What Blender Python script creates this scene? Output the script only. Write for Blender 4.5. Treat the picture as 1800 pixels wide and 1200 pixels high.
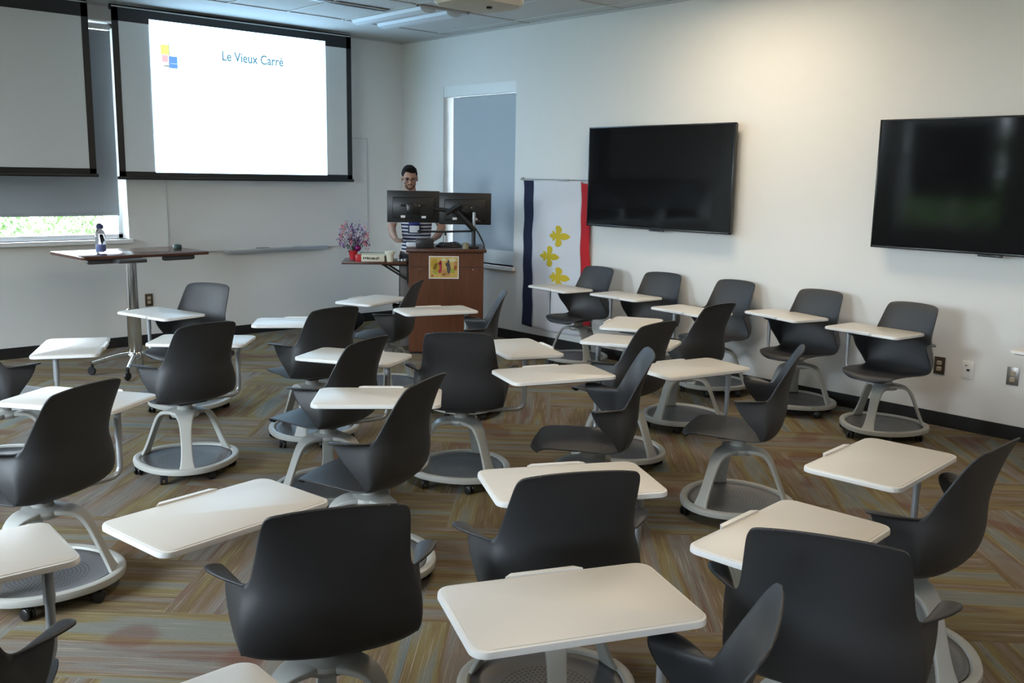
import bpy, bmesh, math, random
from mathutils import Vector, Matrix, Quaternion
import mathutils
R = math.radians
PI = math.pi
random.seed(7)
scn = bpy.context.scene
col = scn.collection
for o in list(bpy.data.objects): bpy.data.objects.remove(o)

# ------------------------------------------------------------------ camera
RX, FY, HC = 6.70, 9.25, 3.20          # right wall x, front wall y, ceiling z
LX, BY = -1.60, -2.60                  # left wall x, back wall y
WF = (.30, 3.46, 1.05, 3.06)           # front-left window opening x0,x1,z0,z1
WR = (7.28, 8.47, .77, 2.67)            # right window y0,y1,z0,z1
WLS = [(-1.5, -.1, 1.05, 1.75), (2.7, 4.7, .85, 2.5), (5.5, 7.1, 1.05, 2.75), (7.55, 9.05, .60, 3.0)]  # left wall: unseen front-most window added, back two sized, to bring in daylight
cam_d = bpy.data.cameras.new('camera'); cam = bpy.data.objects.new('camera', cam_d); col.objects.link(cam)
yaw, pit, rol, fpx = 0.743926909, 0.172396771, 0.0170150673, 1658.056
F = Vector((math.sin(yaw)*math.cos(pit), math.cos(yaw)*math.cos(pit), -math.sin(pit)))
Rr = Vector((math.cos(yaw), -math.sin(yaw), 0)); U = Rr.cross(F)
R2 = math.cos(rol)*Rr + math.sin(rol)*U; U2 = -math.sin(rol)*Rr + math.cos(rol)*U
M = Matrix((R2, U2, -F)).transposed().to_4x4(); M.translation = Vector((0, 0, 1.7))
cam.matrix_world = M
cam_d.sensor_fit = 'HORIZONTAL'; cam_d.sensor_width = 36; cam_d.lens = fpx/1800*36
cam_d.clip_start = .05
scn.camera = cam

# ------------------------------------------------------------------ world, light, exposure
scn.view_settings.view_transform = 'Standard'; scn.view_settings.look = 'None'
scn.view_settings.gamma = 1; scn.view_settings.use_curve_mapping = False
scn.view_settings.exposure = 0.42
w = bpy.data.worlds.new('world'); scn.world = w; w.use_nodes = True
bg = w.node_tree.nodes['Background']; bg.inputs[0].default_value = (.79, .885, 1.0, 1); bg.inputs[1].default_value = 28.0

def area(name, loc, direction, sx, sy, power, color, parent=None):
    l = bpy.data.lights.new(name, 'AREA'); l.shape = 'RECTANGLE'; l.size = sx; l.size_y = sy
    l.energy = power; l.color = color
    o = bpy.data.objects.new(name, l); col.objects.link(o); o.location = loc
    o.rotation_euler = Vector(direction).to_track_quat('-Z', 'Y').to_euler()
    if parent: o.parent = parent
    return o
WARM = (1.0, .80, .56)
# portals only help the renderer to sample the sky seen through the window openings
def portal(name, loc, direction, sx, sy):
    o = area(name, loc, direction, sx, sy, 1, (1, 1, 1)); o.data.cycles.is_portal = True
portal('sky_portal', ((WF[0]+WF[1])/2, FY+.24, (WF[2]+WF[3])/2), (0, -1, 0), WF[1]-WF[0], WF[3]-WF[2])
for h in WLS: portal('sky_portal', (LX-.24, (h[0]+h[1])/2, (h[2]+h[3])/2), (1, 0, 0), h[1]-h[0], h[3]-h[2])

# ------------------------------------------------------------------ materials
def nt(name):
    m = bpy.data.materials.new(name); m.use_nodes = True
    return m, m.node_tree, m.node_tree.nodes['Principled BSDF']
def mat(name, c, rough=.5, metal=0, bump=0, bscale=300, var=0, vscale=8, spec=.5, emit=None, estr=0, trans=0, coat=0):
    m, t, b = nt(name)
    b.inputs['Base Color'].default_value = (*c, 1); b.inputs['Roughness'].default_value = rough
    b.inputs['Metallic'].default_value = metal; b.inputs['Specular IOR Level'].default_value = spec
    b.inputs['Transmission Weight'].default_value = trans; b.inputs['Coat Weight'].default_value = coat
    tc = t.nodes.new('ShaderNodeTexCoord')
    n = t.nodes.new('ShaderNodeTexNoise'); n.inputs['Scale'].default_value = vscale; n.inputs['Detail'].default_value = 4
    t.links.new(tc.outputs['Object'], n.inputs['Vector'])
    mx = t.nodes.new('ShaderNodeMix'); mx.data_type = 'RGBA'
    v = max(var, .015)
    mx.inputs[6].default_value = (*[x*(1-v) for x in c], 1); mx.inputs[7].default_value = (*[min(1, x*(1+v)) for x in c], 1)
    t.links.new(n.outputs['Fac'], mx.inputs[0]); t.links.new(mx.outputs[2], b.inputs['Base Color'])
    if emit:
        b.inputs['Emission Color'].default_value = (*emit, 1); b.inputs['Emission Strength'].default_value = estr
    if bump:
        n2 = t.nodes.new('ShaderNodeTexNoise'); n2.inputs['Scale'].default_value = bscale; n2.inputs['Detail'].default_value = 3
        t.links.new(tc.outputs['Object'], n2.inputs['Vector'])
        bp = t.nodes.new('ShaderNodeBump'); bp.inputs['Strength'].default_value = bump; bp.inputs['Distance'].default_value = .002
        t.links.new(n2.outputs['Fac'], bp.inputs['Height']); t.links.new(bp.outputs['Normal'], b.inputs['Normal'])
    return m
m_wall = mat('wall_paint', (.76, .755, .735), .75, bump=.25, bscale=180)
m_base = mat('black_rubber_base', (.012, .012, .013), .45)
m_shell = mat('charcoal_plastic', (.031, .0315, .034), .46, bump=.25, bscale=900)
m_frame = mat('light_grey_plastic', (.40, .40, .37), .38, bump=.08, bscale=500)
m_mech = mat('dark_grey_metal', (.10, .10, .105), .4, metal=.6)
m_arm = mat('silver_painted_steel', (.42, .44, .46), .35, metal=.55)
m_tab = mat('tablet_laminate', (.685, .655, .605), .40)
m_rim = mat('tablet_edge_white', (.78, .77, .75), .35)
m_under = mat('tablet_underside', (.06, .06, .065), .5)
m_rubber = mat('black_caster', (.010, .010, .011), .38)
m_black = mat('black_plastic', (.012, .012, .013), .35)
m_blackm = mat('matt_black_fabric', (.010, .010, .014), .8)
m_chrome = mat('chrome', (.72, .72, .72), .12, metal=1)
m_white = mat('white_plastic', (.80, .80, .78), .4)
m_scr = mat('screen_fabric', (.74, .75, .75), .85)
m_wb = mat('whiteboard', (.72, .715, .70), .30)
m_wbf = mat('whiteboard_edge', (.55, .55, .55), .4, metal=.3)
m_tray = mat('aluminium_tray', (.50, .55, .60), .35, metal=.6)
m_shade = mat('roller_shade_cloth', (.42, .47, .52), .9, bump=.3, bscale=700)
m_trim = mat('white_trim', (.82, .83, .83), .45)
m_tv = mat('tv_glass', (.006, .006, .007), .07, spec=.22)
m_tvb = mat('tv_bezel', (.008, .008, .008), .25)
m_brass = mat('bronze_plate', (.10, .075, .055), .4, metal=.5)
m_ivory = mat('ivory_receptacle', (.55, .47, .34), .45)
m_steelp = mat('steel_plate', (.35, .33, .31), .35, metal=.8)
m_leaf = mat('foliage', (.07, .13, .035), .8, var=.4, vscale=3)
m_bark = mat('bark', (.12, .08, .05), .9)
m_pave = mat('pale_paving', (.30, .32, .28), .9)
m_grass = mat('lawn', (.22, .36, .12), .9, var=.3, vscale=2)
m_skin = mat('skin', (.42, .235, .165), .55, spec=.35, var=.08)
m_hair = mat('dark_hair', (.010, .007, .006), .85, bump=1, bscale=150, spec=.15)
m_beard = mat('trimmed_beard', (.10, .055, .04), .8, bump=1, bscale=400)
m_pants = mat('dark_trousers', (.02, .022, .03), .85)
m_shoe = mat('dark_shoe', (.015, .012, .01), .5)
m_glasses = mat('black_glasses_frame', (.01, .01, .01), .3)
m_blue = mat('royal_blue_badge', (.012, .03, .22), .5)
m_paper = mat('white_paper', (.72, .72, .74), .7)
m_red = mat('red_gloss', (.45, .02, .03), .35)
m_cream = mat('cream_card', (.62, .60, .48), .6)
m_grn = mat('dark_green', (.02, .05, .04), .5)
m_pink = mat('pink_petals', (.60, .18, .22), .6)
m_purp = mat('purple_petals', (.16, .06, .26), .6)
m_lil = mat('lilac_petals', (.42, .32, .50), .6)
m_dkp = mat('dark_plum_petals', (.05, .02, .07), .6)
m_mag = mat('magenta_foil', (.22, .02, .14), .22, metal=.6)
m_navy = mat('navy_flag_cloth', (.008, .013, .045), .85, bump=.3)
m_flagw = mat('white_flag_cloth', (.66, .66, .70), .85, bump=.3)
m_flagr = mat('red_flag_cloth', (.50, .012, .02), .85, bump=.3)
m_gold = mat('ochre_print', (.58, .43, .02), .8)
m_lens = mat('light_diffuser', (.62, .66, .70), .4)
m_proj = mat('projector_casing', (.62, .60, .52), .45)
m_gridw = mat('ceiling_grid', (.52, .52, .51), .5)
m_cup = mat('ceramic_cream', (.66, .64, .52), .4)

def glassy(name, c, rough=.02):
    m, t, b = nt(name)
    b.inputs['Base Color'].default_value = (*c, 1); b.inputs['Transmission Weight'].default_value = 1
    b.inputs['Roughness'].default_value = rough; b.inputs['IOR'].default_value = 1.3
    return m
m_bottle = glassy('clear_bottle', (.85, .88, 1.0))
def pane_mat():
    m = bpy.data.materials.new('window_glass'); m.use_nodes = True; t = m.node_tree; t.nodes.clear()
    o = t.nodes.new('ShaderNodeOutputMaterial'); mx = t.nodes.new('ShaderNodeMixShader'); tr = t.nodes.new('ShaderNodeBsdfTransparent')
    gl = t.nodes.new('ShaderNodeBsdfGlossy'); gl.inputs['Roughness'].default_value = .02
    fr = t.nodes.new('ShaderNodeFresnel'); fr.inputs['IOR'].default_value = 1.4
    tr.inputs[0].default_value = (.95, .97, .97, 1)
    t.links.new(fr.outputs[0], mx.inputs[0]); t.links.new(tr.outputs[0], mx.inputs[1]); t.links.new(gl.outputs[0], mx.inputs[2]); t.links.new(mx.outputs[0], o.inputs[0])
    return m
m_pane = pane_mat()
def wood(name, c1, c2, rough=.35, scale=(1, 1, 12)):
    m, t, b = nt(name)
    tc = t.nodes.new('ShaderNodeTexCoord'); mp = t.nodes.new('ShaderNodeMapping'); mp.inputs['Scale'].default_value = scale
    n = t.nodes.new('ShaderNodeTexNoise'); n.inputs['Scale'].default_value = 3; n.inputs['Detail'].default_value = 8; n.inputs['Distortion'].default_value = 1.2
    cr = t.nodes.new('ShaderNodeValToRGB'); cr.color_ramp.elements[0].position = .35; cr.color_ramp.elements[1].position = .7
    cr.color_ramp.elements[0].color = (*c1, 1); cr.color_ramp.elements[1].color = (*c2, 1)
    t.links.new(tc.outputs['Object'], mp.inputs[0]); t.links.new(mp.outputs[0], n.inputs['Vector']); t.links.new(n.outputs['Fac'], cr.inputs[0])
    t.links.new(cr.outputs[0], b.inputs['Base Color']); b.inputs['Roughness'].default_value = rough
    return m
m_lect = wood('lectern_cherry_veneer', (.082, .026, .009), (.118, .040, .015), .38, (8, 8, 1))
m_lectd = wood('lectern_edge', (.060, .022, .012), (.09, .034, .016), .35, (1, 8, 8))
m_lside = mat('lectern_grey_side', (.12, .105, .095), .6)
m_ttop = wood('dark_walnut_laminate', (.07, .028, .020), (.11, .045, .028), .16, (1, 10, 1))

# shirt stripes (object z)
def stripes():
    m, t, b = nt('navy_white_striped_jersey')
    tc = t.nodes.new('ShaderNodeTexCoord'); sp = t.nodes.new('ShaderNodeSeparateXYZ'); t.links.new(tc.outputs['Object'], sp.inputs[0])
    mu = t.nodes.new('ShaderNodeMath'); mu.operation = 'MULTIPLY'; mu.inputs[1].default_value = 1/.036; t.links.new(sp.outputs['Z'], mu.inputs[0])
    fr = t.nodes.new('ShaderNodeMath'); fr.operation = 'FRACT'; t.links.new(mu.outputs[0], fr.inputs[0])
    gt = t.nodes.new('ShaderNodeMath'); gt.operation = 'GREATER_THAN'; gt.inputs[1].default_value = .5; t.links.new(fr.outputs[0], gt.inputs[0])
    mx = t.nodes.new('ShaderNodeMix'); mx.data_type = 'RGBA'; mx.inputs[6].default_value = (.015, .02, .06, 1); mx.inputs[7].default_value = (.62, .62, .66, 1)
    t.links.new(gt.outputs[0], mx.inputs[0]); t.links.new(mx.outputs[2], b.inputs['Base Color']); b.inputs['Roughness'].default_value = .9
    return m
m_shirt = stripes()

# perforated tray: rings of small holes between two radii
def perf():
    m, t, b = nt('perforated_dark_tray')
    N, L = t.nodes, t.links
    def math_(op, a, bb=None):
        n = N.new('ShaderNodeMath'); n.operation = op
        for i, v in enumerate((a, bb)):
            if v is None: continue
            if isinstance(v, (int, float)): n.inputs[i].default_value = v
            else: L.new(v, n.inputs[i])
        return n.outputs[0]
    tc = N.new('ShaderNodeTexCoord'); sp = N.new('ShaderNodeSeparateXYZ'); L.new(tc.outputs['Object'], sp.inputs[0])
    x, y = sp.outputs['X'], sp.outputs['Y']
    r = math_('SQRT', math_('ADD', math_('MULTIPLY', x, x), math_('MULTIPLY', y, y)))
    k = math_('DIVIDE', r, .0155); idx = math_('ROUND', k)
    dr = math_('MULTIPLY', math_('SUBTRACT', k, idx), .0155)
    a = math_('ADD', math_('DIVIDE', math_('ARCTAN2', y, x), 2*PI), .5)
    cnt = math_('MULTIPLY', idx, 6); ak = math_('MULTIPLY', a, cnt)
    da = math_('MULTIPLY', math_('SUBTRACT', ak, math_('ROUND', ak)), .0162)
    d = math_('SQRT', math_('ADD', math_('MULTIPLY', dr, dr), math_('MULTIPLY', da, da)))
    hole = math_('MULTIPLY', math_('LESS_THAN', d, .0042), math_('MULTIPLY', math_('LESS_THAN', r, .158), math_('GREATER_THAN', r, .03)))
    mx = N.new('ShaderNodeMix'); mx.data_type = 'RGBA'; mx.inputs[6].default_value = (.105, .105, .108, 1); mx.inputs[7].default_value = (.004, .004, .004, 1)
    L.new(hole, mx.inputs[0]); L.new(mx.outputs[2], b.inputs['Base Color']); b.inputs['Roughness'].default_value = .42
    return m
m_perf = perf()

# carpet planks: streaks run along each plank (uv.x), bands of colour change across it
def carpet():
    m, t, b = nt('woven_plank_carpet'); N, L = t.nodes, t.links
    uv = N.new('ShaderNodeUVMap'); uv.uv_map = 'UVMap'
    def noise(sx, sy, scale, detail=2, dist=0, off=0):
        mp = N.new('ShaderNodeMapping'); mp.inputs['Scale'].default_value = (sx, sy, 1); mp.inputs['Location'].default_value = (off, off*1.7, 0)
        n = N.new('ShaderNodeTexNoise'); n.inputs['Scale'].default_value = scale; n.inputs['Detail'].default_value = detail; n.inputs['Distortion'].default_value = dist
        L.new(uv.outputs[0], mp.inputs[0]); L.new(mp.outputs[0], n.inputs['Vector']); return n.outputs['Fac']
    ramp = N.new('ShaderNodeValToRGB'); cr = ramp.color_ramp; cr.interpolation = 'EASE'
    cols = [(.28, (.135, .156, .155)), (.37, (.175, .178, .155)), (.44, (.190, .152, .072)), (.50, (.150, .108, .060)),
            (.56, (.180, .140, .108)), (.62, (.175, .165, .148)), (.70, (.140, .095, .075))]
    while len(cr.elements) > 1: cr.elements.remove(cr.elements[0])
    cr.elements[0].position = cols[0][0]; cr.elements[0].color = (*cols[0][1], 1)
    for pz, c in cols[1:]:
        e = cr.elements.new(pz); e.color = (*c, 1)
    big = noise(.55, 6.5, 1.0, 2)          # long bands across the plank
    L.new(big, ramp.inputs[0])
    st = noise(3.0, 190, 1.0, 3, .2, 5)    # thin yarn streaks
    st2 = noise(7, 60, 1.0, 3, .2, 11)
    def mixc(fac, A, Bc, blend='MIX'):
        x = N.new('ShaderNodeMix'); x.data_type = 'RGBA'; x.blend_type = blend
        for s, v in ((0, fac), (6, A), (7, Bc)):
            if isinstance(v, (tuple, float, int)): x.inputs[s].default_value = v
            else: L.new(v, x.inputs[s])
        return x.outputs[2]
    def rmp(f, lo, hi):
        x = N.new('ShaderNodeMapRange'); x.inputs[1].default_value = lo; x.inputs[2].default_value = hi; L.new(f, x.inputs[0]); return x.outputs[0]
    c = mixc(rmp(st, .56, .72), ramp.outputs[0], (.33, .295, .24, 1))
    c = mixc(rmp(st2, .62, .90), c, (.075, .065, .055, 1))
    patch = noise(2.5, 3.0, 1.0, 1, 0, 23)
    c = mixc(rmp(patch, .60, .68), c, mixc(.5, c, (.13, .055, .04, 1)))
    L.new(c, b.inputs['Base Color']); b.inputs['Roughness'].default_value = .95; b.inputs['Specular IOR Level'].default_value = .1
    bp = N.new('ShaderNodeBump'); bp.inputs['Strength'].default_value = .5; bp.inputs['Distance'].default_value = .003
    L.new(noise(60, 260, 1.0, 2, 0, 3), bp.inputs['Height']); L.new(bp.outputs[0], b.inputs['Normal'])
    return m
m_carpet = carpet()

def ceil_mat():
    m, t, b = nt('acoustic_ceiling_tile'); N, L = t.nodes, t.links
    tc = N.new('ShaderNodeTexCoord'); n = N.new('ShaderNodeTexNoise'); n.inputs['Scale'].default_value = 140; n.inputs['Detail'].default_value = 4
    L.new(tc.outputs['Object'], n.inputs['Vector'])
    mx = N.new('ShaderNodeMix'); mx.data_type = 'RGBA'; mx.inputs[6].default_value = (.50, .50, .49, 1); mx.inputs[7].default_value = (.62, .62, .61, 1)
    L.new(n.outputs['Fac'], mx.inputs[0]); L.new(mx.outputs[2], b.inputs['Base Color']); b.inputs['Roughness'].default_value = .9
    return m
m_ceil = ceil_mat()
def emis(name, c, s):
    m = bpy.data.materials.new(name); m.use_nodes = True; t = m.node_tree
    b = t.nodes['Principled BSDF']; b.inputs['Base Color'].default_value = (0.02, 0.02, .02, 1)
    b.inputs['Emission Color'].default_value = (*c, 1); b.inputs['Emission Strength'].default_value = s; b.inputs['Roughness'].default_value = .9
    return m
m_slide = emis('projected_slide_white', (.44, .73, 1.0), 4.2)
m_s_text = emis('projected_text_blue', (.13, .34, .50), .7)
m_s_yel = emis('projected_yellow', (.75, .85, .22), 1.1)
m_s_blue = emis('projected_blue', (.12, .30, .95), 1.1)
m_s_pink = emis('projected_pink', (1.0, .42, .46), 1.2)
m_s_line = emis('projected_line', (.55, .72, .85), 1.15)
m_s_dark = emis('projected_dark_line', (.30, .34, .30), 1.0)
m_lamp = emis('lit_warm_diffuser', (1.0, .86, .68), 6)

# ------------------------------------------------------------------ mesh helpers
def link(name, me, m=None, parent=None, loc=None, rz=None):
    o = bpy.data.objects.new(name, me); col.objects.link(o)
    if m is not None:
        for x in (m if isinstance(m, (list, tuple)) else [m]): me.materials.append(x)
    if parent: o.parent = parent
    if loc is not None: o.location = loc
    if rz is not None: o.rotation_euler.z = rz
    return o
def mesh_of(bm, name='m', smooth=True):
    bmesh.ops.recalc_face_normals(bm, faces=bm.faces)
    me = bpy.data.meshes.new(name); bm.to_mesh(me); bm.free()
    if smooth:
        for p in me.polygons: p.use_smooth = True
        try: me.set_sharp_from_angle(angle=R(38))
        except Exception: pass
    return me
def box(bm, c, s, rz=0, bev=0, seg=2, mi=0, rot=None):
    r = bmesh.ops.create_cube(bm, size=1)
    vs = r['verts']
    mt = Matrix.Translation(c) @ (rot if rot is not None else Matrix.Rotation(rz, 4, 'Z')) @ Matrix.Diagonal((*s, 1))
    bmesh.ops.transform(bm, matrix=mt, verts=vs)
    fs = list({f for v in vs for f in v.link_faces})
    for f in fs: f.material_index = mi
    if bev:
        es = list({e for v in vs for e in v.link_edges})
        rr = bmesh.ops.bevel(bm, geom=es, offset=bev, segments=seg, affect='EDGES', profile=.5)
        for f in rr['faces']: f.material_index = mi
def lathe(bm, prof, c=(0, 0, 0), n=24, mi=0, mt=None):
    rings = []
    for r, z in prof:
        rings.append([bm.verts.new(Vector((max(r, 1e-4)*math.cos(2*PI*i/n), max(r, 1e-4)*math.sin(2*PI*i/n), z))) for i in range(n)])
    fs = []
    for a, b in zip(rings, rings[1:]):
        for i in range(n): fs.append(bm.faces.new((a[i], a[(i+1) % n], b[(i+1) % n], b[i])))
    fs.append(bm.faces.new(rings[0][::-1])); fs.append(bm.faces.new(rings[-1]))
    for f in fs: f.material_index = mi
    m = mt if mt is not None else Matrix.Identity(4)
    bmesh.ops.transform(bm, matrix=Matrix.Translation(c) @ m, verts=[v for r in rings for v in r])
def tube(bm, pts, rad, n=12, mi=0, closed=False):
    pts = [Vector(p) for p in pts]; rings = []
    N = len(pts)
    rads = rad if isinstance(rad, (list, tuple)) else [rad]*N
    up = None
    for i, p in enumerate(pts):
        if closed: t = (pts[(i+1) % N]-pts[i-1]).normalized()
        else: t = (pts[min(i+1, N-1)]-pts[max(i-1, 0)]).normalized()
        if up is None:
            up = Vector((0, 0, 1)) if abs(t.z) < .9 else Vector((1, 0, 0))
        s = t.cross(up).normalized(); up = s.cross(t).normalized()
        rings.append([bm.verts.new(p+rads[i]*(math.cos(2*PI*k/n)*s+math.sin(2*PI*k/n)*up)) for k in range(n)])
    fs = []
    rr = list(zip(rings, rings[1:]))
    if closed: rr.append((rings[-1], rings[0]))
    for a, b in rr:
        for k in range(n): fs.append(bm.faces.new((a[k], a[(k+1) % n], b[(k+1) % n], b[k])))
    if not closed:
        fs.append(bm.faces.new(rings[0])); fs.append(bm.faces.new(rings[-1][::-1]))
    for f in fs: f.material_index = mi
def fillet(pts, r, n=6):
    pts = [Vector(p) for p in pts]; out = [pts[0]]
    for a, b, c in zip(pts, pts[1:], pts[2:]):
        d1 = (a-b).normalized(); d2 = (c-b).normalized()
        p0, p2 = b+d1*r, b+d2*r
        for i in range(n+1):
            t = i/n; out.append((1-t)**2*p0+2*t*(1-t)*b+t*t*p2)
    out.append(pts[-1]); return out
def prism(bm, poly, z0, z1, bev=0, mi=0, seg=2):
    lo = [bm.verts.new((x, y, z0)) for x, y in poly]; hi = [bm.verts.new((x, y, z1)) for x, y in poly]
    n = len(poly); fs = [bm.faces.new(lo[::-1]), bm.faces.new(hi)]
    for i in range(n): fs.append(bm.faces.new((lo[i], lo[(i+1) % n], hi[(i+1) % n], hi[i])))
    for f in fs: f.material_index = mi
    if bev:
        es = [e for e in fs[1].edges]+[e for e in fs[0].edges]
        r = bmesh.ops.bevel(bm, geom=es, offset=bev, segments=seg, affect='EDGES', profile=.5)
        for f in r['faces']: f.material_index = mi
def rrect(w, h, r, n=6):
    out = []
    for cx, cy, a0 in ((w/2-r, h/2-r, 0), (-w/2+r, h/2-r, 90), (-w/2+r, -h/2+r, 180), (w/2-r, -h/2+r, 270)):
        for i in range(n+1):
            a = R(a0+90*i/n); out.append((cx+r*math.cos(a), cy+r*math.sin(a)))
    return out
def evaluated(o, name):
    dg = bpy.context.evaluated_depsgraph_get(); dg.update()
    me = bpy.data.meshes.new_from_object(o.evaluated_get(dg)); me.name = name
    old = o.data; o.modifiers.clear(); o.data = me; bpy.data.meshes.remove(old)
    return me
def tag(o, label, cat, group=None):
    o['label'] = label; o['category'] = cat
    if group: o['group'] = group
    return o
def empty(name, loc, rz=0, label=None, cat=None, group=None):
    o = bpy.data.objects.new(name, None); col.objects.link(o); o.location = loc; o.rotation_euler.z = rz; o.empty_display_size = .1
    if label: tag(o, label, cat, group)
    return o
def simple(name, fn, m, parent=None, loc=None, rz=None, smooth=True):
    bm = bmesh.new(); fn(bm); return link(name, mesh_of(bm, name, smooth), m, parent, loc, rz)
def struct(o): o['kind'] = 'structure'; return o
def copy_tree(o, parent=None):
    c = o.copy(); col.objects.link(c)
    if parent: c.parent = parent
    for ch in list(o.children): copy_tree(ch, c)
    return c

# ------------------------------------------------------------------ room shell
# floor: herringbone planks, one mesh, uv runs along each plank with its own offset
def build_floor():
    bm = bmesh.new(); uvl = bm.loops.layers.uv.new('UVMap')
    W, Ln = .5, 1.0
    x0, x1, y0, y1 = LX-.3, RX+.3, BY-.3, FY+.3
    c, s = math.cos(R(45)), math.sin(R(45))
    def clip(poly):
        def half(P, ax, val, keep_less):
            out = []
            for i in range(len(P)):
                a, b = P[i], P[(i+1) % len(P)]
                ina = (a[ax] <= val) == keep_less or a[ax] == val; inb = (b[ax] <= val) == keep_less or b[ax] == val
                if ina: out.append(a)
                if ina != inb:
                    t = (val-a[ax])/(b[ax]-a[ax]); out.append(tuple(a[k]+t*(b[k]-a[k]) for k in range(4)))
            return out
        for ax, val, kl in ((0, x0, False), (0, x1, True), (1, y0, False), (1, y1, True)):
            poly = half(poly, ax, val, kl)
            if len(poly) < 3: return None
        return poly
    rnd = random.Random(3)
    def put(px, py, horiz):
        a, b = (Ln, W) if horiz else (W, Ln)
        uo, vo = rnd.uniform(0, 60), rnd.uniform(0, 60)
        P = []
        for dx, dy in ((0, 0), (a, 0), (a, b), (0, b)):
            X, Y = px+dx, py+dy
            wx, wy = c*X-s*Y+1.70, s*X+c*Y+3.10
            u, v = (dx, dy) if horiz else (dy, dx)
            P.append((wx, wy, u+uo, v+vo))
        P = clip(P)
        if not P: return
        f = bm.faces.new([bm.verts.new((q[0], q[1], 0)) for q in P])
        for l, q in zip(f.loops, P): l[uvl].uv = (q[2], q[3])
        f.normal_update()
        if f.normal.z < 0: f.normal_flip()
    rng = range(-20, 21)
    for i in rng:
        for j in rng:
            # herringbone lattice for 1:2 planks
            ox, oy = i*W+j*2*Ln*0 , 0
            bx, by = i*W + j*Ln*1.0, i*W - j*Ln*1.0
            put(bx, by, True)
            put(bx-W, by, False)
    me = bpy.data.meshes.new('floor'); bm.to_mesh(me); bm.free()
    me.materials.append(m_carpet)
    o = bpy.data.objects.new('floor', me); col.objects.link(o); struct(o)
    simple('trim_1', lambda b: box(b, ((x0+x1)/2, (y0+y1)/2, -.06), (x1-x0, y1-y0, .1)), m_base)['kind'] = 'structure'
build_floor()

def wall_with_holes(name, axis, pos, thick, a0, a1, z0, z1, holes):
    # wall plane perpendicular to axis at pos (inner face), thickness outward (sign of thick); holes = (a0,a1,z0,z1)
    bm = bmesh.new()
    A = sorted({a0, a1, *[h[0] for h in holes], *[h[1] for h in holes]}); Z = sorted({z0, z1, *[h[2] for h in holes], *[h[3] for h in holes]})
    def P(a, z, d): return (pos+d, a, z) if axis == 'x' else (a, pos+d, z)
    def hole(i, j):
        ca, cz = (A[i]+A[i+1])/2, (Z[j]+Z[j+1])/2
        return any(h[0] < ca < h[1] and h[2] < cz < h[3] for h in holes)
    def isin(i, j): return 0 <= i < len(A)-1 and 0 <= j < len(Z)-1 and not hole(i, j)
    for i in range(len(A)-1):
        for j in range(len(Z)-1):
            if hole(i, j): continue
            for d in (0, thick):
                bm.faces.new([bm.verts.new(P(*q, d)) for q in ((A[i], Z[j]), (A[i+1], Z[j]), (A[i+1], Z[j+1]), (A[i], Z[j+1]))])
            for (di, dj, q0, q1) in ((-1, 0, (A[i], Z[j]), (A[i], Z[j+1])), (1, 0, (A[i+1], Z[j]), (A[i+1], Z[j+1])), (0, -1, (A[i], Z[j]), (A[i+1], Z[j])), (0, 1, (A[i], Z[j+1]), (A[i+1], Z[j+1]))):
                if not isin(i+di, j+dj):
                    bm.faces.new([bm.verts.new(P(*q0, 0)), bm.verts.new(P(*q1, 0)), bm.verts.new(P(*q1, thick)), bm.verts.new(P(*q0, thick))])
    bmesh.ops.remove_doubles(bm, verts=bm.verts, dist=1e-5)
    return struct(link(name, mesh_of(bm, name, False), m_wall))
wall_with_holes('wall_front', 'y', FY, .25, LX-.25, RX+.25, 0, HC, [WF])
wall_with_holes('wall_right', 'x', RX, .25, BY, FY, 0, HC, [WR])
wall_with_holes('wall_left', 'x', LX, -.25, BY, FY, 0, HC, WLS)
wall_with_holes('wall_back', 'y', BY, -.25, LX-.25, RX+.25, 0, HC, [])
struct(simple('ceiling', lambda b: box(b, ((LX+RX)/2, (BY+FY)/2, HC+.06), (RX-LX+.5, FY-BY+.5, .1)), m_ceil, smooth=False))
# fine grid between tiles
def grid(b):
    x = 5.30-.6*12
    while x < RX:
        if x > LX: box(b, (x, (BY+FY-.93)/2, HC+.007), (.012, FY-.93-BY, .012))
        x += .6
    y = FY-.93
    while y > BY:
        box(b, ((LX+RX)/2, y, HC+.0065), (RX-LX, .014, .012)); y -= 1.22
struct(simple('trim_2', grid, m_gridw, smooth=False))
struct(simple('trim_3', lambda b: (box(b, (RX-.008, (BY+FY)/2, HC-.002), (.016, FY-BY, .02)), box(b, ((LX+RX)/2, FY-.008, HC-.002), (RX-LX, .016, .02))), m_gridw, smooth=False))
for nm, c, s in (('baseboard_right', (RX-.006, (BY+FY)/2, .05), (.012, FY-BY, .10)), ('baseboard_front', ((LX+RX)/2, FY-.006, .05), (RX-LX-.03, .012, .10)),
                 ('baseboard_left', (LX+.006, (BY+FY)/2, .05), (.012, FY-BY, .10)), ('baseboard_back', ((LX+RX)/2, BY+.006, .05), (RX-LX-.03, .012, .10))):
    struct(simple(nm, lambda b: box(b, c, s), m_base, smooth=False))

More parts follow.
